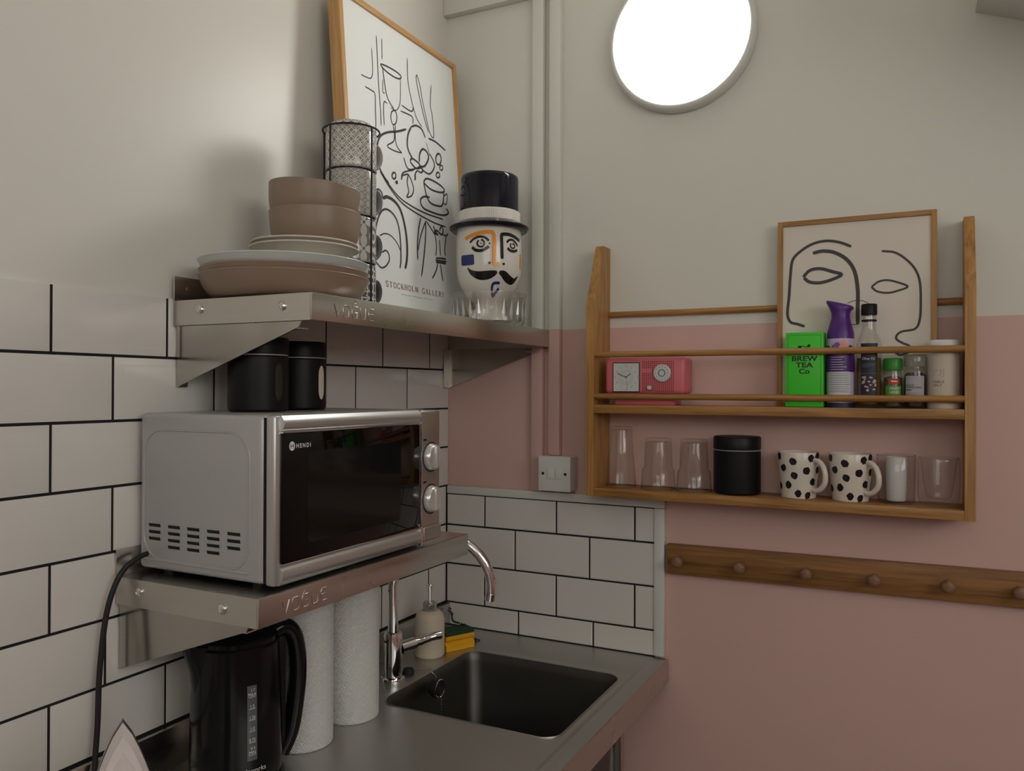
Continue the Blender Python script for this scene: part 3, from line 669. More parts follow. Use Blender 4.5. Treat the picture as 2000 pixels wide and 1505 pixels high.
# pressed side panel and vents
def rr_line(x0, x1, z0, z1, r, rad):
    return G().tube([(x, .0004, z) for x, z in rrect(x0, x1, z0, z1, r, 8)], rad, 6, closed=True)
obj('side_pressing', rr_line(.022, .247, .026, .229, .040, .0020), M_MWS, mw, 60)
obj('side_crease', G().tube([(.020, .0004, .0245), (.245, .0004, .0225)], .0019, 6), M_MWS, mw, 60)
slot = G().prism([(0, 0), (.025, 0), (.0265, -.0052), (.0015, -.0052)], 1, -.0006, .004).mesh('vent_slot', 0); slot.materials.append(mat('vent_dark', (.006, .006, .006), .7))
lip = G().prism([(0, .0006), (.0265, .0006), (.025, 0), (0, 0)], 1, -.0022, .0).mesh('vent_lip', 0); lip.materials.append(M_MWS)
for cx, n_ in ((.034, 3), (.077, 4), (.119, 4), (.161, 4), (.203, 3)):
    for k in range(n_):
        s_ = obj('vent_slot', slot, None, mw, loc=(cx, 0, .0815 - k * .0105)); obj('vent_lip', lip, None, s_)
for x in (.05, .24):
    for y in (.03, .41):
        obj('foot', G().lathe([(0, 0), (.011, 0), (.012, .009), (0, .009)], 18, c=(x, y)), M_RUBBER, mw)
obj('under_tray', G().box(.03, .26, .02, .42, .0045, .0095), M_BLACK, mw)

# ================================================================== black canisters
def canister(label, x, y, z, win, col, grp=None):
    t = thing('canister', label, 'canister', (x, y, z), face_cam(x, y), grp)
    obj('body', G().lathe([(0, 0), (.046, 0), (.0495, .004), (.0500, .012), (.0500, .0915), (.048, .0935)], 56), M_BLACK, t)
    obj('seal', G().lathe([(.0480, .0936), (.0492, .0940), (.0492, .0960), (.0480, .0964)], 48), mat('clear_seal', (.3, .3, .3), .3), t)
    obj('lid', G().lathe([(.0485, .0966), (.0502, .0970), (.0504, .100), (.0504, .1215), (.0485, .1245), (.020, .1255), (0, .1255)], 56), M_BLACK, t)
    if win is not None:
        fn = cyl_fn(.0500, .0006); g = G(); P = []
        for k in range(24):
            a_ = 2 * PI * k / 24; P.append((.008 * math.cos(a_), .0200 * max(-1, min(1, 1.0 * math.sin(a_))) + (.011 if math.sin(a_) > 0 else -.011) * min(1, abs(math.sin(a_)) * 4)))
        c0 = fn(win, .050); g.add([c0] + [fn(win + p[0] / .05, .050 + p[1]) for p in P], [(0, 1 + i, 1 + (i + 1) % 24) for i in range(24)])
        obj('window', g, col, t, 40, label='upright oval viewing window')
    return t
canister('black lidded canister on the microwave, nearer the camera', .118, -.8085, 1.4845, .72, mat('dark_window', (.03, .028, .022), .12), 'black canisters on the microwave')
canister('black lidded canister on the microwave with a pale oval window', .090, -.6765, 1.4845, .92, mat('ivory_window', (.72, .64, .55), .25), 'black canisters on the microwave')
canister('black lidded jar on the wooden rack between glasses and spotted mugs', .764, -.0390, 1.2985, None, None)

# ================================================================== crockery on the long steel shelf
SZ = 1.6703
def plate_prof(r, h, foot, t=.0045, curve=1.8):
    out = [(0, .002), (foot * .9, .002), (foot, 0), (foot + .004, .0022)]; n = 9
    for k in range(1, n + 1):
        s = k / n; out.append((foot + .004 + (r - foot - .004) * (1 - (1 - s) ** curve) if False else foot + .004 + (r - foot - .004) * s ** (1 / curve), .0022 + (h - .0022) * s ** curve))
    inn = [(max(rr - t * .55, 0), zz + t) for rr, zz in out[4:-1]][::-1]
    return out + [(r - .0015, h + .0012)] + [(a_, b_) for a_, b_ in inn if b_ < h] + [(foot, .0065), (0, .0065)]
M_TAN = mat('taupe_stoneware', (.265, .195, .145), .38, bump=(90, .05)); M_TAN2 = mat('tan_stoneware', (.27, .19, .14), .34, bump=(90, .05))
M_CREAM = mat('cream_stoneware', (.60, .55, .46), .3); M_GREYW = mat('pale_grey_porcelain', (.55, .57, .55), .2)
def disc(name, label, cat, x, y, z, r, h, foot, m, curve, grp):
    t = thing(name, label, cat, (x, y, z), 0, grp)
    obj('dish', G().lathe(plate_prof(r, h, foot, curve=curve), 96), m, t, 50)
    obj('rim', G().tube([((r - .0012) * math.cos(2 * PI * k / 96), (r - .0012) * math.sin(2 * PI * k / 96), h) for k in range(96)], .0017, 6, closed=True), m, t, 60)
    return t
px, py = .149, -.777
disc('dinner_plate', 'tan dinner plate at the bottom of the stack on the steel shelf', 'plate', px, py, SZ, .141, .040, .092, M_TAN2, 1.9, 'large plates')
disc('dinner_plate', 'tan dinner plate second from the bottom of the stack', 'plate', px - .001, py + .001, SZ + .0105, .1405, .040, .092, M_TAN2, 1.9, 'large plates')
disc('dinner_plate', 'pale grey dinner plate on top of the two tan ones', 'plate', px - .001, py, SZ + .0330, .1415, .0325, .080, M_GREYW, 2.0, 'large plates')
disc('side_plate', 'cream flared side dish, lower of the two under the bowls', 'plate', .147, -.727, SZ + .0400, .0945, .0590, .046, M_CREAM, .6, 'side plates')
disc('side_plate', 'cream side plate directly under the brown bowls', 'plate', .147, -.727, SZ + .0865, .0930, .0205, .055, M_CREAM, 1.0, 'side plates')
def bowl_prof(r, h):
    out = [(0, .003), (.046, .003), (.048, 0), (.053, .0012), (.062, .0065), (.0700, .0155), (.0748, .026), (.0780, .040), (.0793, .055), (r, h)]
    inn = [(a_ - .0042, b_ + .0012) for a_, b_ in out[3:-1]][::-1]
    return out + [(r - .0018, h + .0014), (r - .0040, h)] + inn + [(.045, .0075), (0, .0075)]
for lab, z, tilt in (('brown stoneware bowl, lower of the two on the plate stack', SZ + .0937, 0), ('brown stoneware bowl tilted on top of the plate stack', SZ + .1387, .075)):
    t = thing('bowl', lab, 'bowl', (.1575 - .068 * tilt, -.7115 - .034 * tilt, z), 0, 'brown bowls'); t.rotation_euler = (-.452 * tilt, .892 * tilt, 0)
    obj('dish', G().lathe(bowl_prof(.0802, .0700), 96), M_TAN, t, 50)
    obj('rim', G().tube([(.0785 * math.cos(2 * PI * k / 96), .0785 * math.sin(2 * PI * k / 96), .0702) for k in range(96)], .0017, 6, closed=True), M_TAN, t, 60)

# ---- stack of patterned mugs in a wire holder
mx_, my_ = .132, -.5785
rk = thing('mug_holder', 'black wire holder round the patterned mug stack', 'mug holder', (mx_, my_, SZ), face_cam(mx_, my_))
def ring(r, z, rad=.0019): return G().tube([(r * math.cos(2 * PI * k / 48), r * math.sin(2 * PI * k / 48), z) for k in range(48)], rad, 8, closed=True)
obj('top_ring', ring(.0545, .3530), M_WIRE, rk); obj('base_ring', ring(.0545, .0022), M_WIRE, rk)
for an in (-.80, .78, 2.95, 4.40):
    obj('upright', G().tube([(.0545 * math.cos(an), .0545 * math.sin(an), z) for z in (.0022, .353)], .0019, 8), M_WIRE, rk)
    obj('spoke', G().tube([(0, 0, .0022), (.0545 * math.cos(an), .0545 * math.sin(an), .0022)], .0016, 6), M_WIRE, rk)
obj('base_plate', G().lathe([(0, .0042), (.042, .0042), (.042, .0052), (0, .0052)], 32), M_WIRE, rk)
MUGH = .0890
for k, (kind, lab, ink, grd, nu, cell, hc) in enumerate((
        ('star', 'bottom mug of the wire stack, dark grey with a star lattice', (.62, .62, .60), (.095, .10, .105), 7, .042, (.11, .115, .125)),
        ('petal', 'second mug from the bottom of the wire stack, grey with big petals', (.62, .61, .57), (.20, .19, .175), 6, .050, (.17, .175, .185)),
        ('tiny', 'third mug from the bottom of the wire stack, tiny grey flowers', (.60, .59, .54), (.20, .195, .175), 22, .0140, (.25, .255, .26)),
        ('lattice', 'top mug of the wire stack, beige and white diamond lattice', (.68, .66, .62), (.25, .23, .20), 18, .0170, (.36, .36, .35)))):
    z0 = SZ + .0056 + k * (MUGH + .0005)
    t = thing('stacking_mug', lab, 'mug', (mx_, my_, z0), face_cam(mx_, my_), 'mugs stacked in the wire holder')
    h = MUGH
    prof = [(.0465, 0), (.0482, .0012), (.0488, .006), (.0488, h - .012), (.0478, h - .006), (.0478, h - .004), (.044, h - .0008), (.030, h), (0, h)]
    if k == 3: prof = [(.0465, 0), (.0482, .0012), (.0488, .006), (.0488, h - .016), (.0475, h - .011), (.0440, h - .003), (.038, h + .0030), (.030, h + .0055), (.028, h + .004), (0, h + .004)]
    obj('cup', G().lathe(prof, 64), pattern_mat('mug_print_' + kind, kind, ink, grd, nu, cell), t, 50)
    obj('lip', G().tube([(.0486 * math.cos(2 * PI * i / 48), .0486 * math.sin(2 * PI * i / 48), .0016) for i in range(48)], .0011, 6, closed=True), mat('mug_glaze_grey', (.35, .36, .36), .2), t)
    ha = 2.2; hr = crom([(.046, .062), (.060, .060), (.0675, .046), (.066, .030), (.058, .018), (.046, .014)], 5)
    obj('handle', G().tube([(p.x * math.cos(ha), p.x * math.sin(ha), p.y) for p in hr], .0095, 12, flatten=(.45, 1.2)), mat('mug_handle_' + kind, hc, .18), t, 60)

# ---- ceramic head vase in a cut glass bowl
vx, vy = .200, -.140
cg = thing('glass_bowl', 'cut crystal glass bowl holding the face vase on the steel shelf', 'bowl', (vx, vy, SZ))
def cut_bowl():
    n = 96; prof = [(.066, 0.0), (.080, .003), (.0865, .012), (.0885, .030), (.0895, .050), (.0905, .066), (.0912, .078)]
    inner = [(.0888, .0785), (.0875, .062), (.086, .045), (.083, .022), (.076, .0125), (.05, .0105), (0, .0105)]
    v = []; f = []
    rows = []
    for i, (r, z) in enumerate([(0, .0012), (.05, .0012)] + prof + inner):
        if r == 0: rows.append([len(v)] * n); v.append((0, 0, z)); continue
        row = []
        for k in range(n):
            a_ = 2 * PI * k / n; rr = r
            if 3 <= i <= 6:                       # wedge cuts rising from the foot
                amp = .0042 * (1 if i < 6 else .45); c_ = abs(((k / n * 24) % 1) - .5) * 2; rr = r - amp * (1 - c_) ** 1.0 * (1 if (int(k / n * 24) % 2 == 0 or i < 5) else .1)
            row.append(len(v)); v.append((rr * math.cos(a_), rr * math.sin(a_), z))
        rows.append(row)
    for A, B in zip(rows, rows[1:]):
        for i in range(n):
            j = (i + 1) % n; q = []
            for x in (A[i], A[j], B[j], B[i]):
                if x not in q: q.append(x)
            if len(q) > 2: f.append(q)
    return G().add(v, f)
obj('bowl_body', cut_bowl(), M_CRYSTAL, cg, 18)
cutm = G().add([(.0895, 0, .010), (.0890, -.0055, .026), (.0890, .0055, .026), (.0925, 0, .026), (.0910, 0, .062), (.0868, 0, .026)], [(0, 3, 1), (0, 2, 3), (4, 1, 3), (4, 3, 2), (0, 1, 5), (0, 5, 2), (4, 5, 1), (4, 2, 5)]).mesh('cut_facet', 0); cutm.materials.append(M_CUT)
for k in range(28): obj('cut_facet', cutm, None, cg, rot=(0, 0, 2 * PI * k / 28))
vz = SZ + .0110
vf = face_cam(vx, vy)
vs_ = thing('face_vase', 'white ceramic head vase with top hat, moustache and painted face', 'vase', (vx, vy, vz), vf)
hz = lambda z: z - vz
hprof = [(0, 0), (.043, 0), (.046, .003), (.0455, .008), (.037, .022), (.0335, .036), (.036, .047), (.045, .056), (.057, hz(1.7505)), (.0665, hz(1.7640)), (.0735, hz(1.7820)), (.0770, hz(1.8000)), (.0785, hz(1.8250)), (.0785, hz(1.8600)), (.0775, hz(1.8850)), (.0760, hz(1.9050)), (.060, hz(1.9070)), (0, hz(1.9070))]
M_CERW = mat('white_glazed_ceramic', (.74, .71, .65), .16, coat=.3); M_CERK = mat('black_glazed_ceramic', (.010, .010, .016), .12, spec=.35)
obj('head', G().lathe(hprof, 96), M_CERW, vs_, 50)
obj('hat_brim', G().lathe([(.074, hz(1.9010)), (.0900, hz(1.8985)), (.0945, hz(1.9030)), (.0950, hz(1.9075)), (.0900, hz(1.9105)), (.0770, hz(1.9175)), (.068, hz(1.9185))], 96), M_CERK, vs_, 60)
g = G(); n = 220; v = []
for z in (hz(1.9180), hz(1.9190), hz(1.9420), hz(1.9440)):
    for k in range(n):
        a_ = 2 * PI * k / n; r = .0735 + (.0006 if k % 2 else -.0004)
        if z in (hz(1.9180), hz(1.9440)): r = .0715
        v.append((r * math.cos(a_), r * math.sin(a_), z))
g.add(v, [(q * n + k, q * n + (k + 1) % n, (q + 1) * n + (k + 1) % n, (q + 1) * n + k) for q in range(3) for k in range(n)])
obj('hat_band', g, M_CERW, vs_, 30, label='ribbed white hat band')
obj('hat_crown', G().lathe([(.0705, hz(1.9441)), (.0700, hz(1.960)), (.0700, hz(2.0200)), (.0690, hz(2.0270)), (.0655, hz(2.0300)), (.0600, hz(2.0300)), (.0590, hz(2.020)), (.0590, hz(1.99)), (0, hz(1.99))], 80), M_CERK, vs_, 50)
HR = prof_r(hprof[1:-2])
vfn = lambda u, z: ((HR(z) + .0007) * math.cos(u / .0785), (HR(z) + .0007) * math.sin(u / .0785), z)
VC = {'o': mat('orange_glaze', (.83, .30, .01), .2), 'k': mat('black_glaze_line', (.012, .011, .012), .18), 'b': mat('cobalt_glaze', (.018, .035, .16), .2)}
VASE=[
('o',36,[(-0.786,1.8719),(-0.474,1.8793),(-0.19,1.8836),(0.046,1.8844),(0.13,1.879),(0.147,1.8603),(0.147,1.8353),(0.147,1.8141),(0.163,1.8111),(0.319,1.8113)]),
('k',20,[(0.39,1.8237),(0.379,1.8512),(0.372,1.8762),(0.427,1.8807),(0.662,1.8813),(0.953,1.8763),(1.141,1.8723)]),
('k',13,[(-0.591,1.8613),(-0.474,1.8692),(-0.293,1.8738),(-0.122,1.8715),(-0.005,1.8639)]),
('k',18,[(-0.52,1.8507),(-0.4,1.8432),(-0.224,1.8418),(-0.088,1.8465),(-0.005,1.8514)]),
('k',10,[(-0.311,1.8658),(-0.357,1.8586),(-0.311,1.8521),(-0.207,1.8505),(-0.139,1.8566),(-0.173,1.8641),(-0.241,1.8668)]),
('k',12,[(-0.248,1.8593),(-0.238,1.8576)]),
('k',16,[(0.005,1.8589),(0.015,1.8574)]),
('k',13,[(0.548,1.8622),(0.62,1.8683),(0.75,1.8703),(0.898,1.8655),(1.001,1.8578)]),
('k',16,[(0.572,1.8499),(0.662,1.845),(0.821,1.8444),(0.983,1.8487)]),
('k',9,[(0.705,1.8623),(0.675,1.8557),(0.75,1.8508),(0.856,1.8544),(0.821,1.8609),(0.75,1.8609)]),
('b',95,[(-0.958,1.8225),(-0.674,1.8217),(-0.455,1.8222)]),
('o',40,[(1.23,1.8414),(1.23,1.826),(1.23,1.808)]),
('k',24,[(0.005,1.8142),(0.015,1.8122)]),
('k',24,[(0.441,1.8131),(0.452,1.8112)]),
('b',26,[(0.372,1.769),(0.18,1.768),(0.119,1.7629),(0.113,1.7504)]),
('b',30,[(0.113,1.7479),(0.197,1.7405),(0.284,1.7482),(0.372,1.7572)]),
]
ML=[(-0.695,1.8042),(-0.551,1.7924),(-0.328,1.7854),(-0.088,1.7853),(0.113,1.7891),(0.242,1.7936)]
MR=[(0.319,1.7933),(0.464,1.7889),(0.662,1.7788),(0.898,1.7755),(1.118,1.7889)]
for (c_, w_, P) in VASE:
    if len(P) == 2: obj('painted_dot', G().blob(sum(q[0] for q in P) / 2 * .0785, hz(sum(q[1] for q in P) / 2), w_ * .00013, w_ * .00013, vfn, 14), VC[c_], vs_, 60)
    else: obj('painted_stroke', G().rib([(u * .0785, hz(z)) for u, z in P], w_ * (.00040 if c_ == 'k' else .000255), vfn, 6, 4, .8), VC[c_], vs_, 60)
obj('moustache', G().rib([(u * .0785, hz(z)) for u, z in ML], [.002, .0115, .0185, .0200, .0150, .0060], vfn, 6, 6), VC['k'], vs_, 60)
obj('moustache', G().rib([(u * .0785, hz(z)) for u, z in MR], [.0065, .0165, .0190, .0140, .002], vfn, 6, 6), VC['k'], vs_, 60)

# ================================================================== posters
def slope_fn(org, e1, e2, nrm, off):
    o_, a_, b_, c_ = Vector(org), Vector(e1), Vector(e2), Vector(nrm)
    return lambda u, v, e=0: tuple(o_ + a_ * u + b_ * v + c_ * (off + e))
po = thing('framed_poster', 'large oak framed line drawing of a table leaning on the left wall', 'poster', (.0993, -.520, SZ + .0024))
po.rotation_euler = (0, -math.atan(.072), 0)
PW, PH = .473, .688          # local: Y across, Z up, X out of the wall
for n_, (y0, y1, z0, z1), m_ in (('frame_side', (0, .013, 0, PH), M_FRAMEV), ('frame_side', (PW - .013, PW, 0, PH), M_FRAMEV), ('frame_rail', (.0131, PW - .0131, 0, .013), M_FRAMEH), ('frame_rail', (.0131, PW - .0131, PH - .013, PH), M_FRAMEH)):
    obj(n_, G().box(-.030, 0, y0, y1, z0, z1, .0008), m_, po)
obj('backing', G().box(-.026, -.0075, .0131, PW - .0131, .0131, PH - .0131), mat('poster_backing', (.3, .25, .2), .9), po)
pf = lambda u, v, e=0: (-.0060 + e, u, v)
sh = obj('print_sheet', G().box(-.0075, -.0062, .0131, PW - .0131, .0131, PH - .0131), M_PAPER, po)
POSTER=[
(3.0,[(0.1344,0.6332),(0.1337,0.5758),(0.1332,0.5208),(0.135,0.4667),(0.134,0.4309)]),
(2.6,[(0.1549,0.6336),(0.1533,0.6107),(0.1514,0.5851)]),
(2.5,[(0.1142,0.5971),(0.1143,0.5686),(0.1127,0.5409),(0.1048,0.5265),(0.0871,0.5233),(0.07,0.5226)]),
(3.0,[(0.0821,0.5007),(0.1068,0.4997),(0.1174,0.4951),(0.1156,0.4606),(0.1142,0.4251),(0.1073,0.3827),(0.1009,0.3756)]),
(4.0,[(0.1448,0.573),(0.1681,0.5759),(0.2014,0.5767),(0.2229,0.5729),(0.2172,0.5643),(0.1951,0.5611),(0.1669,0.5629),(0.1488,0.5676),(0.1448,0.573)]),
(3.5,[(0.1513,0.5699),(0.1554,0.5395),(0.1618,0.5084),(0.1744,0.493),(0.1878,0.4847)]),
(2.5,[(0.2207,0.5649),(0.2164,0.5207),(0.2112,0.5019),(0.2,0.4871),(0.1876,0.4826),(0.176,0.4851)]),
(2.5,[(0.15,0.5403),(0.1474,0.5119),(0.155,0.5103)]),
(3.0,[(0.1457,0.4344),(0.1468,0.4704),(0.1508,0.4896),(0.1623,0.4891)]),
(3.4,[(0.1875,0.4818),(0.1774,0.4744),(0.1736,0.4593),(0.1795,0.4471),(0.192,0.4537),(0.1974,0.4693),(0.1945,0.4797),(0.1875,0.4818)]),
(3.4,[(0.1818,0.4464),(0.1809,0.4112),(0.1532,0.3912),(0.1785,0.3869),(0.2101,0.3897)]),
(3.4,[(0.1892,0.4486),(0.1867,0.4129),(0.1939,0.3981),(0.2101,0.3897)]),
(3.0,[(0.2541,0.6266),(0.2516,0.5757),(0.2596,0.5377),(0.2784,0.494),(0.3029,0.4763)]),
(3.0,[(0.2918,0.6009),(0.2879,0.5883),(0.2954,0.5584),(0.3074,0.5207),(0.3181,0.4942),(0.3294,0.4721)]),
(3.0,[(0.2918,0.6009),(0.3027,0.5786),(0.3099,0.5453),(0.3222,0.5074),(0.335,0.4737),(0.3506,0.4646),(0.3541,0.4868),(0.3503,0.5251),(0.3452,0.5447),(0.3545,0.5963)]),
(3.5,[(0.2187,0.5038),(0.2534,0.5009),(0.2651,0.506),(0.2678,0.517)]),
(3.5,[(0.2133,0.4884),(0.2523,0.4904),(0.2637,0.4866),(0.2623,0.4732)]),
(5.5,[(0.2334,0.4517),(0.1976,0.4362),(0.1585,0.4229),(0.1295,0.4065),(0.1164,0.3852),(0.1121,0.3625),(0.1184,0.3345),(0.1348,0.3168),(0.1522,0.3058)]),
(4.0,[(0.1279,0.3228),(0.1545,0.3018),(0.1921,0.2824),(0.2446,0.2721),(0.3005,0.2676),(0.346,0.2678),(0.3742,0.2681)]),
(4.0,[(0.1206,0.3255),(0.1541,0.2971),(0.1953,0.2737),(0.2436,0.2624),(0.2948,0.2555),(0.3396,0.2516),(0.3867,0.2514)]),
(5.5,[(0.2548,0.4637),(0.24,0.4421),(0.234,0.4175),(0.2385,0.4015),(0.2523,0.3879)]),
(5.0,[(0.2548,0.4637),(0.2762,0.4729),(0.2997,0.4709),(0.314,0.4543)]),
(5.0,[(0.3278,0.4567),(0.361,0.4569),(0.4058,0.4476)]),
(2.0,[(0.3155,0.4428),(0.3247,0.4274),(0.3287,0.4136)]),
(5.5,[(0.2805,0.3864),(0.2853,0.4081),(0.3001,0.4232),(0.3185,0.4198),(0.3225,0.406),(0.304,0.3835),(0.2821,0.3766)]),
(4.5,[(0.3293,0.4197),(0.3469,0.4032),(0.3452,0.3878),(0.324,0.3691),(0.2973,0.37),(0.2873,0.3764)]),
(5.0,[(0.2413,0.3793),(0.2523,0.3879),(0.2826,0.3811),(0.2657,0.3681),(0.2412,0.3778)]),
(4.5,[(0.2735,0.3686),(0.2845,0.3742),(0.2947,0.3709),(0.286,0.3629),(0.273,0.3641)]),
(4.0,[(0.2166,0.3815),(0.2248,0.3637),(0.2393,0.3587),(0.2764,0.3722)]),
(4.0,[(0.2602,0.3393),(0.2618,0.3556),(0.2732,0.3656)]),
(4.0,[(0.2014,0.3256),(0.208,0.3426),(0.2338,0.3546),(0.2547,0.3611)]),
(5.0,[(0.3819,0.4198),(0.3785,0.4108),(0.3715,0.4041),(0.3636,0.4021),(0.3578,0.4056),(0.3563,0.4132),(0.3596,0.422),(0.3665,0.4288),(0.3744,0.4309),(0.3803,0.4275),(0.3819,0.4198)]),
(4.0,[(0.3878,0.3998),(0.3859,0.3957),(0.3818,0.3925),(0.3771,0.3914),(0.3736,0.3927),(0.3725,0.396),(0.3743,0.4001),(0.3784,0.4033),(0.3831,0.4045),(0.3867,0.4031),(0.3878,0.3998)]),
(4.5,[(0.3711,0.3774),(0.369,0.373),(0.3643,0.3694),(0.359,0.3682),(0.3549,0.3696),(0.3537,0.3733),(0.3558,0.3777),(0.3604,0.3812),(0.3657,0.3825),(0.3698,0.381),(0.3711,0.3774)]),
(4.5,[(0.1808,0.3305),(0.1789,0.3258),(0.1747,0.3222),(0.17,0.3211),(0.1664,0.3228),(0.1653,0.3268),(0.1672,0.3315),(0.1713,0.3351),(0.1761,0.3362),(0.1797,0.3345),(0.1808,0.3305)]),
(5.0,[(0.1856,0.3163),(0.1848,0.315),(0.1831,0.3139),(0.181,0.3134),(0.1793,0.3137),(0.1788,0.3147),(0.1795,0.3161),(0.1813,0.3172),(0.1834,0.3177),(0.1851,0.3173),(0.1856,0.3163)]),
(4.0,[(0.2024,0.3267),(0.2075,0.3373),(0.231,0.3464)]),
(4.0,[(0.231,0.3464),(0.2247,0.3248),(0.2289,0.3045),(0.2193,0.2906),(0.2387,0.2971),(0.2496,0.3138),(0.2442,0.3317),(0.231,0.3464)]),
(4.0,[(0.2592,0.3544),(0.2582,0.3446),(0.2575,0.3372)]),
(5.0,[(0.295,0.3435),(0.3095,0.3542),(0.3414,0.3555),(0.3783,0.3501),(0.3879,0.3408),(0.3671,0.3336),(0.3297,0.3316),(0.3033,0.338),(0.295,0.3435)]),
(5.0,[(0.2949,0.3422),(0.305,0.3114),(0.3216,0.2977),(0.3538,0.2973),(0.3758,0.3051),(0.3867,0.3392)]),
(3.5,[(0.3787,0.3095),(0.3932,0.31),(0.4012,0.3296),(0.3985,0.3367),(0.3866,0.329)]),
(5.0,[(0.3184,0.3106),(0.3003,0.3092),(0.2819,0.3016),(0.2765,0.2907),(0.2883,0.2786),(0.3193,0.2762),(0.361,0.2769),(0.3902,0.2826),(0.4023,0.2914),(0.3919,0.2982)]),
(4.5,[(0.0977,0.2767),(0.1113,0.2841),(0.1237,0.2768),(0.1205,0.2626),(0.1151,0.2525),(0.1066,0.253),(0.102,0.2632),(0.1121,0.2731)]),
(4.5,[(0.1037,0.2613),(0.106,0.2462),(0.1149,0.2424),(0.1202,0.2513)]),
(8.0,[(0.1254,0.267),(0.1404,0.2736),(0.1633,0.2717),(0.1859,0.2602),(0.1998,0.2374),(0.2085,0.2017),(0.2092,0.1667),(0.2045,0.1404),(0.1966,0.1219)]),
(5.0,[(0.0855,0.1607),(0.0918,0.1904),(0.1035,0.219),(0.1182,0.2375),(0.1339,0.2451),(0.1529,0.2433),(0.1713,0.232),(0.1812,0.2108),(0.1841,0.179),(0.1815,0.1394),(0.1764,0.1204)]),
(3.0,[(0.1057,0.1817),(0.125,0.1895),(0.1478,0.1889),(0.17,0.1767),(0.1823,0.1603)]),
(4.0,[(0.1116,0.1461),(0.1253,0.1526),(0.1361,0.1464),(0.1368,0.133),(0.1241,0.1189),(0.1067,0.1121),(0.0909,0.1198),(0.0792,0.1313),(0.078,0.1573),(0.077,0.179)]),
(5.0,[(0.2736,0.2539),(0.2606,0.2202),(0.2528,0.1854),(0.2505,0.1494)]),
(4.0,[(0.2535,0.1712),(0.2679,0.2071),(0.2941,0.2493)]),
(5.0,[(0.2941,0.2493),(0.2907,0.2158),(0.2789,0.1655),(0.2626,0.1129)]),
(4.0,[(0.2964,0.2497),(0.3193,0.2331),(0.3337,0.2183),(0.3357,0.1938),(0.331,0.1708)]),
(4.0,[(0.3518,0.2139),(0.352,0.1939),(0.3522,0.174)]),
(4.0,[(0.3843,0.2294),(0.3745,0.1924),(0.3762,0.1775)]),
(5.0,[(0.3274,0.2444),(0.3351,0.2309),(0.3461,0.2254),(0.3301,0.2276),(0.3424,0.2347),(0.3628,0.2282),(0.3711,0.2398),(0.3651,0.25),(0.3543,0.2368)]),
(4.0,[(0.37,0.2295),(0.3843,0.2294),(0.3947,0.2363)]),
(5.0,[(0.3304,0.1658),(0.354,0.1687),(0.3778,0.1702)]),
(5.0,[(0.3276,0.1605),(0.3532,0.1621),(0.3796,0.1641)]),
(5.0,[(0.3294,0.1558),(0.3528,0.1576),(0.3766,0.1587)]),
(4.5,[(0.3385,0.1546),(0.327,0.1333),(0.309,0.1138)]),
(4.5,[(0.35,0.1537),(0.3526,0.1341),(0.3574,0.1135)]),
]
g = G()
for w_, P in POSTER:
    g.rib([(a_, b_) for a_, b_ in P], w_ * .00098, lambda u, v: (-.0059, u, v), 5, 2)
obj('drawing', g, M_INK, sh, 0)
def serif(body, x0, x1, z, h, fn):
    """narrow roman capitals built from strokes with serifs"""
    S = {'S': [('c', [(.85, .82), (.62, 1), (.28, .97), (.14, .76), (.35, .56), (.68, .44), (.86, .24), (.7, .03), (.35, 0), (.12, .2)])],
         'T': [('h', [(.05, .97), (.95, .97)]), ('v', [(.5, 0), (.5, 1)])], 'O': [('c', [(.5, 1), (.16, .8), (.08, .5), (.16, .2), (.5, 0), (.84, .2), (.92, .5), (.84, .8), (.5, 1)])],
         'C': [('c', [(.9, .8), (.6, 1), (.2, .82), (.08, .5), (.2, .15), (.6, 0), (.92, .2)])], 'K': [('v', [(.22, 0), (.22, 1)]), ('t', [(.85, 1), (.25, .45)]), ('d', [(.42, .6), (.92, 0)])],
         'H': [('v', [(.2, 0), (.2, 1)]), ('v', [(.8, 0), (.8, 1)]), ('t', [(.2, .52), (.8, .52)])], 'L': [('v', [(.25, 0), (.25, 1)]), ('h', [(.2, .03), (.9, .03)])],
         'M': [('t', [(.12, 0), (.16, 1)]), ('d', [(.16, 1), (.5, .08)]), ('t', [(.5, .08), (.84, 1)]), ('v', [(.88, 0), (.84, 1)])],
         'G': [('c', [(.88, .8), (.6, 1), (.2, .82), (.08, .5), (.2, .15), (.6, 0), (.86, .12)]), ('v', [(.84, .08), (.84, .45)])],
         'A': [('t', [(.08, 0), (.5, 1)]), ('d', [(.5, 1), (.92, 0)]), ('t', [(.25, .36), (.75, .36)])],
         'E': [('v', [(.22, 0), (.22, 1)]), ('h', [(.2, .97), (.85, .97)]), ('h', [(.2, .52), (.7, .52)]), ('h', [(.2, .03), (.9, .03)])],
         'R': [('v', [(.22, 0), (.22, 1)]), ('c', [(.22, .98), (.6, 1), (.82, .8), (.65, .54), (.22, .5)]), ('d', [(.5, .5), (.92, 0)])],
         'Y': [('d', [(.08, 1), (.5, .48)]), ('t', [(.92, 1), (.5, .48)]), ('v', [(.5, 0), (.5, .5)])]}
    g = G(); n = len(body); cw = (x1 - x0) / n
    for i, ch in enumerate(body):
        for k, P in S.get(ch, []):
            w_ = {'v': .2, 'd': .2, 'c': .15, 't': .08, 'h': .09}[k] * h
            Q_ = [(x0 + (i + p[0] * .84) * cw, z + p[1] * h) for p in P]
            g.rib(Q_, w_, fn, 4, 1, 1.0, smooth=(k == 'c'))
            if k in 'vtd':
                for q in Q_:
                    if abs(q[1] - z) < h * .02 or abs(q[1] - z - h) < h * .02: g.rect(q[0] - .17 * h, q[0] + .17 * h, q[1] - .03 * h, q[1] + .03 * h, fn)
    return g
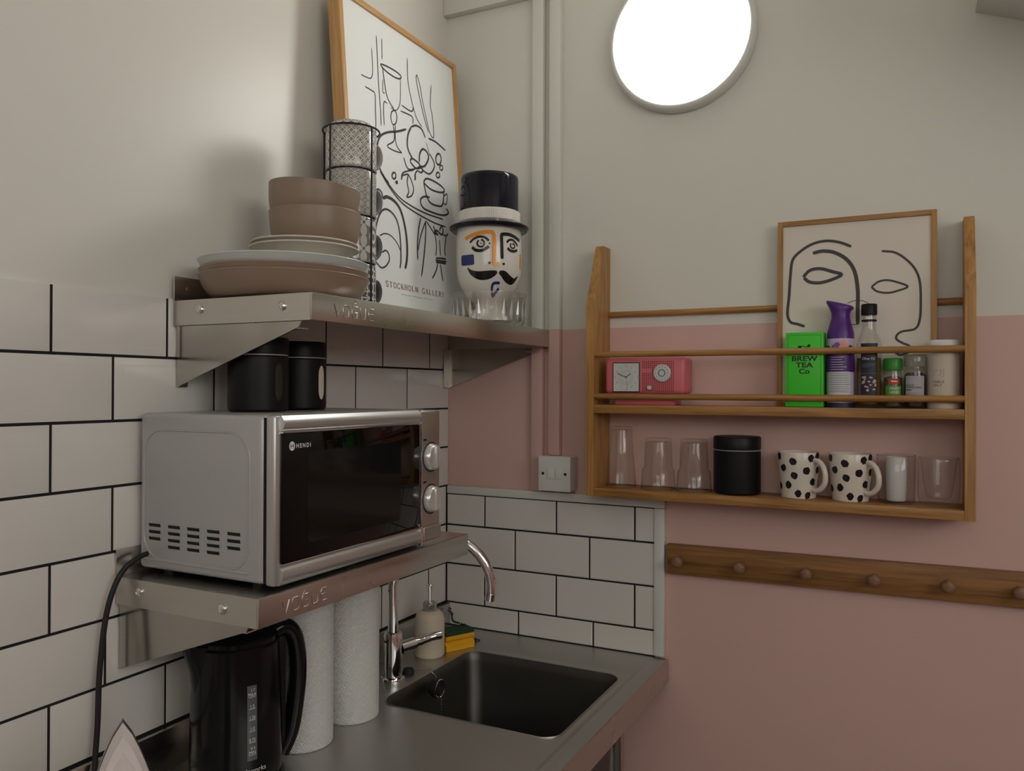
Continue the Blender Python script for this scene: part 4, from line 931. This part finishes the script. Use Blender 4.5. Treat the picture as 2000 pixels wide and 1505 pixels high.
obj('title_lettering', serif('STOCKHOLM GALLERY', .118, .362, .0735, .0118, lambda u, v: (-.0059, u, v)), mat('maroon_print', (.20, .075, .06), .6), sh, 0)
g = G()
for a_, b_ in ((.175, .214), (.220, .262), (.268, .306)): g.rib([(a_, .0625), (b_, .0615)], .0014, lambda u, v: (-.0059, u, v), smooth=False)
obj('small_print', g, mat('pale_print', (.45, .45, .44), .6), sh, 0)

fpz = 1.4883
fp = thing('framed_print', 'small oak framed line drawing of two faces on the wooden rack', 'picture', (.8455, -.030, fpz)); fp.rotation_euler = (-math.atan(.03), 0, 0)
FW, FH = .3055, .3985
for n_, (x0, x1, z0, z1), m_ in (('frame_side', (0, .0105, 0, FH), M_OAK), ('frame_side', (FW - .0105, FW, 0, FH), M_OAK), ('frame_rail', (.0106, FW - .0106, 0, .0105), M_FRAMEX), ('frame_rail', (.0106, FW - .0106, FH - .0105, FH), M_FRAMEX)):
    obj(n_, G().box(x0, x1, 0, .017, z0, z1, .0006), m_, fp)
sh = obj('print_sheet', G().box(.0106, FW - .0106, .0045, .0060, .0106, FH - .0106), M_PAPER2, fp)
obj('backing', G().box(.0106, FW - .0106, .0061, .015, .0106, FH - .0106), mat('poster_backing', (.3, .25, .2), .9), fp)
FACE=[
(17.0,[(0.1469,0.3357),(0.1245,0.3462),(0.098,0.3515),(0.0712,0.3472),(0.0472,0.3337),(0.0305,0.3155),(0.0261,0.2835),(0.0233,0.2353),(0.0205,0.1999),(0.0267,0.182),(0.042,0.1766),(0.0557,0.1714)]),
(22.0,[(0.0713,0.3271),(0.0922,0.3303),(0.1158,0.3248),(0.1392,0.308),(0.1537,0.282),(0.1596,0.2443),(0.1597,0.2069),(0.1598,0.1728)]),
(20.0,[(0.052,0.2771),(0.0655,0.2907),(0.0865,0.2932),(0.1101,0.2854),(0.1283,0.278),(0.1102,0.2689),(0.0866,0.2633),(0.0657,0.2658),(0.0536,0.2754)]),
(12.0,[(0.1857,0.2491),(0.1991,0.2592),(0.2158,0.2613),(0.2351,0.2556),(0.2529,0.2461),(0.2352,0.2388),(0.2159,0.2352),(0.1964,0.2393),(0.1857,0.2491)]),
(13.0,[(0.2045,0.322),(0.2295,0.3171),(0.2514,0.3003),(0.2677,0.2779),(0.2753,0.2503),(0.2764,0.2081),(0.2746,0.178),(0.2666,0.1602),(0.2435,0.1555),(0.234,0.149),(0.2327,0.14),(0.2436,0.1321),(0.2558,0.1258),(0.2572,0.1152),(0.2409,0.1079),(0.23,0.1127)]),
(4.0,[(0.1396,0.2172),(0.1539,0.2221),(0.171,0.2204),(0.1852,0.212)]),
(4.0,[(0.1598,0.1728),(0.1484,0.1725),(0.1426,0.1718)]),
]
for w_, P in FACE:
    obj('brush_line', G().rib([(a_, b_) for a_, b_ in P], w_ * .000345, lambda u, v: (u, .0041, v), 6, 2, .7), M_INK2, sh, 0)

# ================================================================== wooden wall rack
RX0, RX1, RB = .4335, 1.2150, 1.2790
wr = thing('wall_rack', 'oak wall rack with two shelves and round rails on the back wall', 'shelf', (RX0, .0095, RB)); RL = RX1 - RX0
side = [(0, 0), (-.1095, 0), (-.1095, .437), (-.052, .578), (-.046, .584), (0, .584)]
for x in (0, RL - .0185):
    obj('side_panel', G().prism(side, 0, x, x + .0185), M_OAK, wr)
for z in (0, .1905):
    obj('shelf_board', G().box(.0187, RL - .0187, -.1085, -.0005, z + .0002, z + .0192, .0008), M_OAKX, wr)
def dowel(y, z, r): return G().tube([(.0180, y, z), (RL - .0180, y, z)], r, 16)
obj('rail', dowel(-.1010, .3245, .0068), M_OAKX, wr); obj('rail', dowel(-.1010, .2290, .0068), M_OAKX, wr); obj('rail', dowel(-.0085, .4240, .0068), M_OAKX, wr)
T1 = RB + .1905 + .0192 + .0001; T2 = RB + .0192 + .0001

# ---- alarm clock radio
M_RADIO = mat('coral_pink_plastic', (.68, .165, .185), .38)
rd = thing('clock_radio', 'coral pink retro clock radio on the upper wooden shelf', 'radio', (.5665, -.0455, T1))
obj('case', G().box(-.0935, .0935, -.0370, .0330, .0250, .1070, .009, 3), M_RADIO, rd)
obj('pedestal', G().box(-.0710, .0680, -.0300, .0250, 0, .0252, .002), M_RADIO, rd)
rf = lambda u, v, e=0: (u, -.0373 - e, v)
obj('clock_bezel', G().box(-.0735, -.0095, -.0385, -.0371, .0290, .0965, .0006), M_KPRINT, rd)
ck = obj('clock_dial', G().box(-.0715, -.0115, -.0392, -.0386, .0310, .0945), mat('pale_dial', (.62, .66, .63), .35), rd)
cf = lambda u, v: (-.0415 + u, -.0394, .0628 + v)
g = G()
for k in range(12):
    a_ = PI / 2 - 2 * PI * k / 12; rr = .0245 if k % 3 else .0268
    g.text(str(12 if k == 0 else k), .0068, cf, u=rr * math.cos(a_), v=rr * math.sin(a_) - .0024, sx=.8)
obj('numerals', g, M_GPRINT, ck, 0)
g = G()
for k in range(60):
    a_ = 2 * PI * k / 60; g.rib([(.011 * math.cos(a_), .011 * math.sin(a_)), (.0195 * math.cos(a_), .0195 * math.sin(a_))], .00022, cf, smooth=False)
obj('dial_rays', g, mat('faint_print', (.36, .38, .37), .5), ck, 0)
cf2 = lambda u, v: (-.0415 + u, -.0397, .0628 + v)
obj('hour_hand', G().rib([(0, 0), (.0105, .0075)], .0016, cf2, smooth=False), M_KPRINT, ck, 0)
obj('minute_hand', G().rib([(0, 0), (-.0205, .0085)], .0014, cf2, smooth=False), M_KPRINT, ck, 0)
obj('second_hand', G().rib([(-.001, .006), (.004, -.028)], .0004, cf2, smooth=False), M_KPRINT, ck, 0)
obj('hub', G().blob(0, 0, .0018, .0018, lambda u, v: (-.0415 + u, -.0399, .0628 + v)), M_KPRINT, ck, 0)
g = G(); 
for i in range(17):
    for j in range(16):
        x, z = -.0025 + i * .00435, .0325 + j * .0043
        if i < 5 and j in (10, 11): continue
        g.blob(x, z, .0013, .0013, rf, 8, rings=1)
gr = obj('speaker_holes', g, mat('speaker_hole', (.10, .012, .016), .8), rd, 0); gr['kind'] = 'stuff'
dl = obj('tuning_dial', G().lathe([(.0195, 0), (.0195, .0040), (.0175, .0055), (0, .0055)], 40).xf(Matrix.Translation((.0425, -.0371, .0720)) @ Matrix.Rotation(PI / 2, 4, 'X')), mat('pale_dial', (.62, .66, .63), .35), rd)
obj('dial_ring', G().lathe([(.0085, .0056), (.0085, .0062), (.0060, .0062), (.0060, .0056)], 30).xf(Matrix.Translation((.0425, -.0371, .0720)) @ Matrix.Rotation(PI / 2, 4, 'X')), M_GPRINT, dl)
g = G()
for k in range(13):
    a_ = PI * .95 - k * PI * .158; g.blob(.0425 + .0142 * math.cos(a_), .0720 + .0142 * math.sin(a_), .0011, .0011, lambda u, v: (u, -.0428, v), 8, rings=1)
obj('dial_marks', g, M_GPRINT, dl, 0)
obj('volume_knob', G().lathe([(.0052, 0), (.0048, .005), (.003, .0065), (0, .0065)], 20).xf(Matrix.Translation((.0130, -.0371, .0390)) @ Matrix.Rotation(PI / 2, 4, 'X')), mat('pale_dial', (.62, .66, .63), .35), rd)

# ---- tea box
tb = thing('tea_box', 'bright green tea box beside the purple air freshener', 'box', (.9085, -.0605, T1))
M_TEA = mat('bright_green_card', (.055, .62, .030), .45)
obj('carton', G().box(-.0370, .0370, -.0250, .0250, .0015, .1540, .001), M_TEA, tb)
tf = lambda u, v: (u, -.0253, v)
g = G()
for P in ([(-.032, .006), (-.032, .148)], [(.032, .006), (.032, .148)], [(-.032, .148), (.032, .148)], [(-.032, .006), (.032, .006)]): g.rib(P, .0006, tf, smooth=False)
obj('border_line', g, mat('dark_green_print', (.01, .14, .01), .5), tb, 0)
obj('lettering', G().text('BREW', .0143, tf, v=.0950, sx=1.30, bold=.0004).text('TEA', .0143, tf, v=.0820, sx=1.30, bold=.0004).text('Co', .0143, tf, v=.0690, sx=1.2, bold=.0004), M_KPRINT, tb, 0)
obj('emblem', G().rib([(-.010, .1235), (-.004, .1255), (.004, .1240), (.010, .1265)], .0014, tf).blob(-.009, .1240, .0040, .0026, tf).blob(.009, .1260, .0032, .0032, tf), M_KPRINT, tb, 0)
obj('small_print', G().rib([(-.012, .0260), (.012, .0260)], .0006, tf, smooth=False).rib([(-.017, .0205), (.017, .0205)], .0006, tf, smooth=False), mat('dark_green_print', (.01, .14, .01), .5), tb, 0)
obj('base_shadow_line', G().box(-.0365, .0365, -.0245, .0245, 0, .0016), mat('dark_green_print', (.01, .14, .01), .5), tb)

# ---- air freshener
af = thing('air_freshener', 'purple and lilac air freshener spray can behind the rack rails', 'spray can', (.9755, -.0605, T1))
aprof = [(0, 0), (.0250, 0), (.0262, .003), (.0265, .010), (.0265, .118), (.0262, .135), (.0250, .152)]
obj('can', G().lathe(aprof, 40), mat('lilac_can', (.56, .48, .66), .3), af)
g = G(); rows = []; n = 32
for z, rx, ry, ox, tilt in ((.140, .0262, .0262, 0, .0), (.152, .0258, .0255, 0, 0), (.168, .0218, .0215, .0002, 0), (.182, .0180, .0180, .0005, 0), (.192, .0180, .0175, .0003, -.05), (.200, .0210, .0180, -.0005, -.16), (.2075, .0262, .0185, -.0010, -.27), (.2105, .0268, .0175, -.0012, -.28), (.2130, .0240, .0150, -.0015, -.27)):
    rows.append([(ox + rx * math.cos(2 * PI * k / n), ry * math.sin(2 * PI * k / n), z + tilt * rx * math.cos(2 * PI * k / n)) for k in range(n)])
v = [p for r_ in rows for p in r_]; m_ = len(rows)
f = [(i * n + k, i * n + (k + 1) % n, (i + 1) * n + (k + 1) % n, (i + 1) * n + k) for i in range(m_ - 1) for k in range(n)] + [tuple((m_ - 1) * n + k for k in range(n))]
obj('trigger_cap', g.add(v, f), mat('purple_plastic', (.085, .018, .20), .35), af, 50)
M_PUR = mat('purple_label', (.075, .016, .17), .35); afn = cyl_fn(.0265, .0005); fc = face_cam(.9755, -.0605)
A_ = lambda u, z: afn(fc + u / .0265, z); A2 = lambda u, z: ((.0265 + .0010) * math.cos(fc + u / .0265), (.0265 + .0010) * math.sin(fc + u / .0265), z)
A3 = lambda u, z: ((.0265 + .0014) * math.cos(fc + u / .0265), (.0265 + .0014) * math.sin(fc + u / .0265), z)
lab = obj('purple_panel', G().rect(-.041, .041, .0720, .1210, A_, 24, 1), M_PUR, af, 50)
obj('wave_edge', G().add([A2(-.041 + .082 * k / 20, z) for k in range(21) for z in (.1080, .1205 + .006 * math.sin(k * .55))], [(2 * k, 2 * k + 2, 2 * k + 3, 2 * k + 1) for k in range(20)]), M_PUR, af, 50)
obj('white_panel', G().rect(-.024, .0195, .0100, .0725, A2, 16, 1), mat('white_label', (.62, .63, .66), .45), af, 50)
obj('foot_band', G().rect(-.041, .041, .0005, .0098, A2, 24, 1), mat('navy_band', (.02, .02, .06), .4), af, 50)
rr_ = random.Random(3); g = G(); gt = G()
for k in range(11):
    z = .0690 - k * .0037; g.rib([(-.023, z), (.0, z), (.0185 - rr_.uniform(0, .004), z)], .0007, A3, 4, 1)
for k in range(6):
    z = .102 - k * .0050; gt.rib([(-.0205, z), (0, z), (.013 - rr_.uniform(0, .012), z)], .0009, A3, 4, 1)
obj('small_print', g, M_KPRINT, af, 0); obj('white_lines', gt, M_WPRINT, af, 0)
for cu, cv, s_, m_ in ((-.006, .1270, .0052, mat('violet_flower', (.25, .09, .40), .4)), (.006, .1300, .0070, mat('peach_flower', (.75, .33, .30), .4)), (-.012, .1230, .0050, mat('violet_flower', (.25, .09, .40), .4)), (.010, .1250, .0060, mat('peach_flower', (.75, .33, .30), .4))):
    g = G()
    for k in range(5):
        a_ = 2 * PI * k / 5; g.blob(cu + s_ * .6 * math.cos(a_), cv + s_ * .6 * math.sin(a_), s_ * .5, s_ * .5, A3, 8, rings=1)
    obj('printed_flower', g, m_, af, 0)

# ---- olive oil bottle
ob_ = thing('oil_bottle', 'olive oil bottle with a black cap and dark label', 'bottle', (1.0290, -.0585, T1)); fo = face_cam(1.029, -.0585)
op_ = [(0, .004), (.018, .004), (.0215, 0), (.0240, .003), (.0245, .010), (.0245, .118), (.0235, .130), (.0195, .142), (.0150, .152), (.0135, .160), (.0135, .186)]
bo = obj('glass', G().lathe(op_ + [(.0115, .186), (.0115, .160), (.0130, .151), (.0178, .141), (.0215, .129), (.0225, .117), (.0225, .012), (.020, .0075), (0, .0075)], 40), M_GLASS, ob_, 50)
obj('oil', G().lathe([(0, .0078), (.020, .0078), (.0223, .0125), (.0223, .1000), (0, .1000)], 36), M_OIL, ob_, 50)
obj('cap', G().lathe([(.0138, .1865), (.0150, .1870), (.0152, .1890), (.0152, .2070), (.0140, .2090), (0, .2090)], 36), M_BLACK, ob_)
obj('neck_band', G().lathe([(.0138, .1740), (.0146, .1745), (.0146, .1770), (.0138, .1775)], 30), M_BLACK, ob_)
B_ = lambda u, z: ((.0245 + .0006) * math.cos(fo + u / .0245), (.0245 + .0006) * math.sin(fo + u / .0245), z)
B2 = lambda u, z: ((.0245 + .0011) * math.cos(fo + u / .0245), (.0245 + .0011) * math.sin(fo + u / .0245), z)
lb = obj('label', G().rect(-.0155, .0165, .018, .1290, B_, 10, 1), mat('navy_label', (.012, .014, .035), .45), ob_, 50)
obj('label_lettering', G().text('Olive Oil', .0075, B2, u=-.001, v=.0960, sx=.85), M_WPRINT, lb, 0)
obj('label_lines', G().rib([(-.013, .0880), (0, .0880), (.014, .0880)], .0006, B2).rib([(-.013, .0850), (0, .0850), (.009, .0850)], .0006, B2).rib([(-.013, .0820), (-.005, .0820), (.0, .0820)], .0006, B2).rib([(-.0155, .0690), (0, .0690), (.0165, .0690)], .0005, B2), M_GPRINT, lb, 0)
g = G(); r3 = random.Random(8)
for _ in range(16): g.blob(r3.uniform(-.0125, .013), r3.uniform(.0300, .0620), r3.uniform(.0018, .0034), r3.uniform(.0016, .0034), B2, 8, .25, r3, 1)
obj('label_picture', g, mat('label_nuts', (.55, .36, .28), .5), lb, 0)

# ---- herb jar, pepper jar, salt canister
hj = thing('herb_jar', 'small glass jar of mixed herbs with a green lid', 'jar', (1.0725, -.0600, T1)); fh = face_cam(1.0725, -.06)
obj('glass', G().lathe([(0, 0), (.0165, 0), (.0178, .003), (.0178, .066), (.0160, .074), (.0150, .0745), (.0150, .072), (.0165, .065), (.0165, .004), (0, .003)], 36), M_GLASS, hj, 50)
obj('herbs', G().lathe([(0, .0035), (.0160, .0045), (.0162, .060), (.008, .0635), (0, .062)], 30), mat('dried_herbs', (.085, .095, .035), .9, bump=(500, .9), var=.5), hj)
obj('lid', G().lathe([(.0160, .0750), (.0175, .0752), (.0178, .078), (.0178, .0965), (.0165, .0990), (0, .0990)], 40), mat('green_lid', (.025, .22, .018), .35), hj)
H_ = lambda u, z: (.0184 * math.cos(fh + u / .0178), .0184 * math.sin(fh + u / .0178), z); H2 = lambda u, z: (.0188 * math.cos(fh + u / .0178), .0188 * math.sin(fh + u / .0178), z)
lb = obj('label', G().rect(-.0145, .0165, .016, .0440, H_, 12, 1), mat('leaf_green_label', (.09, .30, .02), .45), hj, 50)
obj('red_badge', G().blob(.002, .0530, .0098, .0060, H2, 20), mat('red_badge', (.55, .03, .015), .4), hj, 40)
obj('badge_mark', G().rib([(-.003, .0535), (.002, .0530), (.0075, .0535)], .0022, lambda u, z: (.0191 * math.cos(fh + u / .0178), .0191 * math.sin(fh + u / .0178), z)), M_WPRINT, hj, 0)
obj('label_lettering', G().text('MIXED', .0078, H2, u=.003, v=.0365, sx=.75).text('HERBS', .0078, H2, u=.003, v=.0290, sx=.75), M_WPRINT, lb, 0)

pj = thing('pepper_jar', 'square shouldered glass jar of black peppercorns with a grey label', 'jar', (1.1120, -.0600, T1)); fpj = face_cam(1.112, -.06)
obj('glass', G().lathe([(0, 0), (.0190, 0), (.0206, .003), (.0206, .072), (.0192, .078), (.0172, .080), (.0172, .0815), (.0160, .0815), (.0160, .0775), (.0188, .071), (.0190, .005), (0, .004)], 36), M_GLASS, pj, 50)
obj('peppercorns', G().lathe([(0, .0045), (.0184, .0055), (.0186, .066), (.012, .071), (0, .0705)], 30), mat('peppercorns', (.018, .014, .012), .7, bump=(260, 1.0), var=.5), pj)
obj('lid', G().lathe([(.0168, .0820), (.0198, .0822), (.0202, .084), (.0202, .1030), (.0190, .1060), (0, .1060)], 40), M_FROST, pj)
J_ = lambda u, z: (.0212 * math.cos(fpj + u / .0206), .0212 * math.sin(fpj + u / .0206), z); J2 = lambda u, z: (.0216 * math.cos(fpj + u / .0206), .0216 * math.sin(fpj + u / .0206), z)
lb = obj('label', G().rect(-.0180, .0175, .0240, .0640, J_, 12, 1), mat('grey_label', (.40, .40, .42), .55), pj, 50)
obj('label_lettering', G().text('BLACK', .0050, J2, align='LEFT', u=-.0165, v=.0440).text('PEPPERCORNS', .0050, J2, align='LEFT', u=-.0165, v=.0395, sx=.88).rib([(-.0165, .0362), (-.011, .0362), (-.0055, .0362)], .0016, J2), M_KPRINT, lb, 0)
obj('label_lines', G().rib([(-.013, .0590), (-.008, .0590), (-.003, .0590)], .0006, J2).rib([(-.0165, .0300), (0, .0300), (.013, .0300)], .0005, J2).rib([(-.0165, .0275), (-.004, .0275), (.006, .0275)], .0005, J2), M_GPRINT, lb, 0)

sc = thing('salt_canister', 'white cardboard table salt canister at the end of the rack', 'canister', (1.1620, -.0565, T1)); fs = face_cam(1.162, -.0565)
obj('tube', G().lathe([(0, 0), (.0282, 0), (.0290, .002), (.0290, .1180), (.0285, .1200), (0, .1200)], 48), mat('offwhite_card', (.60, .52, .43), .6), sc)
obj('lid', G().lathe([(.0285, .1205), (.0305, .1210), (.0308, .1230), (.0300, .1290), (.0270, .1330), (0, .1335)], 48), mat('white_plastic_lid', (.70, .69, .67), .4), sc)
S_ = lambda u, z: (.0294 * math.cos(fs + u / .029), .0294 * math.sin(fs + u / .029), z)
obj('label_lettering', G().text('TABLE', .0062, S_, align='LEFT', u=-.0195, v=.0500, spacing=1.25).text('SALT', .0062, S_, align='LEFT', u=-.0190, v=.0435, spacing=1.25), M_KPRINT, sc, 0)
g = G()
for P in ([(-.020, .0620), (-.020, .0765)], [(.000, .0620), (.000, .0765)], [(-.020, .0765), (.000, .0765)], [(-.020, .0620), (.000, .0620)], [(-.0215, .0405), (-.005, .0405), (.017, .0405)]): g.rib(P, .0005, S_, smooth=False)
g.rib([(-.0150, .0735), (-.0035, .0735)], .0016, S_, smooth=False).rib([(-.0175, .0690), (-.0035, .0690)], .0016, S_, smooth=False).rib([(-.0185, .0645), (-.006, .0645)], .0006, S_, smooth=False)
obj('label_frame', g, M_GPRINT, sc, 0)

# ---- lower shelf: glasses, spotted mugs
def tumbler(name, label, x, y, rb, rt, h, grp, thick=.0016, base=.010, split=None):
    """tumbler standing upside down: rim on the shelf, base up"""
    t = thing(name, label, 'glass', (x, y, T2), 0, grp)
    R = lambda s: rt + (rb - rt) * s
    out = [(rt - .0006, 0), (rt, .001)]
    if split: out += [(R(split) + .0010, h * split), (R(split) - .0035, h * (split + .05))]
    out += [(rb, h - .003), (rb - .002, h), (0, h)]
    inn = [(0, h - base), (rb - thick - .001, h - base), (rb - thick - .0005, h - base - .003)]
    if split: inn += [(R(split) - .0035 - thick, h * (split + .05)), (R(split) + .0010 - thick, h * split)]
    inn += [(rt - thick, .001), (rt - .0006, 0)]
    obj('glass_wall', G().lathe(out + inn, 48), M_GLASS, t, 40)
    obj('glass_rim', G().tube([((rt - .0009) * math.cos(2 * PI * k / 48), (rt - .0009) * math.sin(2 * PI * k / 48), .0011) for k in range(48)], .0010, 6, closed=True), M_GLASS, t)
    return t
tumbler('tumbler', 'tall clear tumbler upside down at the left end of the lower shelf', .5010, -.047, .0245, .0355, .1400, 'upturned glasses', base=.008)
tumbler('tumbler', 'short clear tumbler upside down next to the tall one', .5895, -.047, .0295, .0395, .1160, 'upturned glasses', base=.009, split=.38)
tumbler('tumbler', 'short clear tumbler upside down touching the black jar', .6720, -.049, .0295, .0395, .1160, 'upturned glasses', base=.009, split=.38)
M_MUGW = mat('white_mug_glaze', (.72, .66, .57), .18)
M_SPOT = mat('black_mug_spot', (.012, .010, .012), .22)
mrnd = random.Random(21)
MP = [(0, .003), (.030, .003), (.0325, 0), (.0345, .001), (.0375, .030), (.0402, .060), (.0425, .0955), (.0420, .0965)]
def spotted_mug():
    t = thing('spotted_mug', 'white mug with black spots beside the black jar', 'mug', (.8925, -.0445, T2), 0, 'spotted mugs')
    obj('cup', G().lathe(MP + [(.0395, .0965), (.0370, .060), (.0345, .030), (.030, .008), (0, .0065)], 64), M_MUGW, t, 50)
    fcm = face_cam(.8925, -.0445); R = prof_r(MP[3:7])
    hp_ = crom([(.0395, .0810), (.0520, .0790), (.0625, .0690), (.0680, .0520), (.0660, .0350), (.0560, .0230), (.0450, .0185), (.0365, .0200)], 5)
    ha = fcm + .86
    obj('handle', G().tube([(p.x * math.cos(ha), p.x * math.sin(ha), p.y) for p in hp_], .0052, 12, flatten=(1, 1.1)), M_MUGW, t, 60)
    spots = [(-1.12, .0870), (-.27, .0780), (.62, .0850), (1.05, .0890), (-.82, .0640), (-.22, .0490), (.40, .0590), (.78, .0360), (-.55, .0290), (-.02, .0120), (.52, .0050), (-1.20, .0250), (1.15, .0600), (1.5, .030), (2.2, .07), (2.8, .04), (3.4, .08), (4.0, .03), (4.5, .065), (2.3, .02), (3.2, .012), (1.75, .078)]
    for a_, z in spots:
        z = max(z, .0085); fn = lambda u, q, a0=fcm + a_: ((R(q) + .0006) * math.cos(a0 + u / .04), (R(q) + .0006) * math.sin(a0 + u / .04), q)
        obj('spot', G().blob(0, z, .0072, .0078, fn, 14, .12, mrnd, 2), M_SPOT, t, 60)
    return t
sm = spotted_mug()
dup(sm, 'white mug with black spots standing next to the clear tumblers', (.9935, -.0430, T2), -.04)

dt = thing('tumbler', 'clear tumbler with a white porcelain beaker standing in it', 'glass', (1.0785, -.0405, T2), 0)
obj('glass_wall', G().lathe([(0, 0), (.0310, 0), (.0340, .003), (.0355, .050), (.0365, .0960), (.0358, .0968), (.0350, .0960), (.0338, .050), (.0322, .007), (.028, .0050), (0, .0045)], 48), M_GLASS, dt, 50)
obj('glass_rim', G().tube([(.0358 * math.cos(2 * PI * k / 48), .0358 * math.sin(2 * PI * k / 48), .0962) for k in range(48)], .0009, 6, closed=True), M_GLASS, dt)
pb = thing('porcelain_beaker', 'narrow white porcelain beaker inside the clear tumbler', 'cup', (1.0785, -.0405, T2 + .0050))
obj('beaker_wall', G().lathe([(0, 0), (.0165, 0), (.0180, .002), (.0190, .025), (.0198, .050), (.0196, .070), (.0188, .0865), (.0176, .0865), (.0180, .05), (.0165, .006), (0, .005)], 40), mat('white_porcelain', (.70, .69, .70), .25), pb, 50)
obj('beaker_rim', G().tube([(.0182 * math.cos(2 * PI * k / 40), .0182 * math.sin(2 * PI * k / 40), .0867) for k in range(40)], .0008, 6, closed=True), mat('white_porcelain', (.70, .69, .70), .25), pb)
dw = thing('double_wall_glass', 'double walled clear glass in the right corner of the lower shelf', 'glass', (1.1540, -.049, T2), 0)
obj('outer_wall', G().lathe([(0, .0005), (.026, .0005), (.0330, .004), (.0365, .016), (.0372, .040), (.0370, .0900), (.0360, .0950), (.0347, .0958)], 48), M_GLASS, dw, 50)
obj('inner_wall', G().lathe([(0, .0145), (.0180, .0150), (.0225, .0195), (.0267, .045), (.0321, .0880), (.0338, .0950), (.0346, .0957)], 48), M_GLASS, dw, 50)

# ================================================================== peg rail
pr_ = thing('peg_rail', 'dark wooden peg rail with round pegs on the pink wall', 'peg rail', (.5985, .0095, 1.1345)); pr_.rotation_euler = (0, -.010, 0)
obj('board', G().box(0, .90, -.019, 0, -.0350, .0330, .0015), M_RAILW, pr_)
peg = G().lathe([(0, 0), (.0085, 0), (.0085, .012), (.0095, .018), (.0125, .023), (.0130, .028), (.0115, .0325), (.006, .0350), (0, .0352)], 24).xf(Matrix.Rotation(PI / 2, 4, 'X')).mesh('peg', 50)
peg.materials.append(wood('peg_wood', (.17, .08, .04), (.33, .18, .105), 1, .5))
for x in (.032, .170, .308, .440, .573, .694, .83):
    obj('peg', peg, None, pr_, loc=(x, -.0191, -.001))
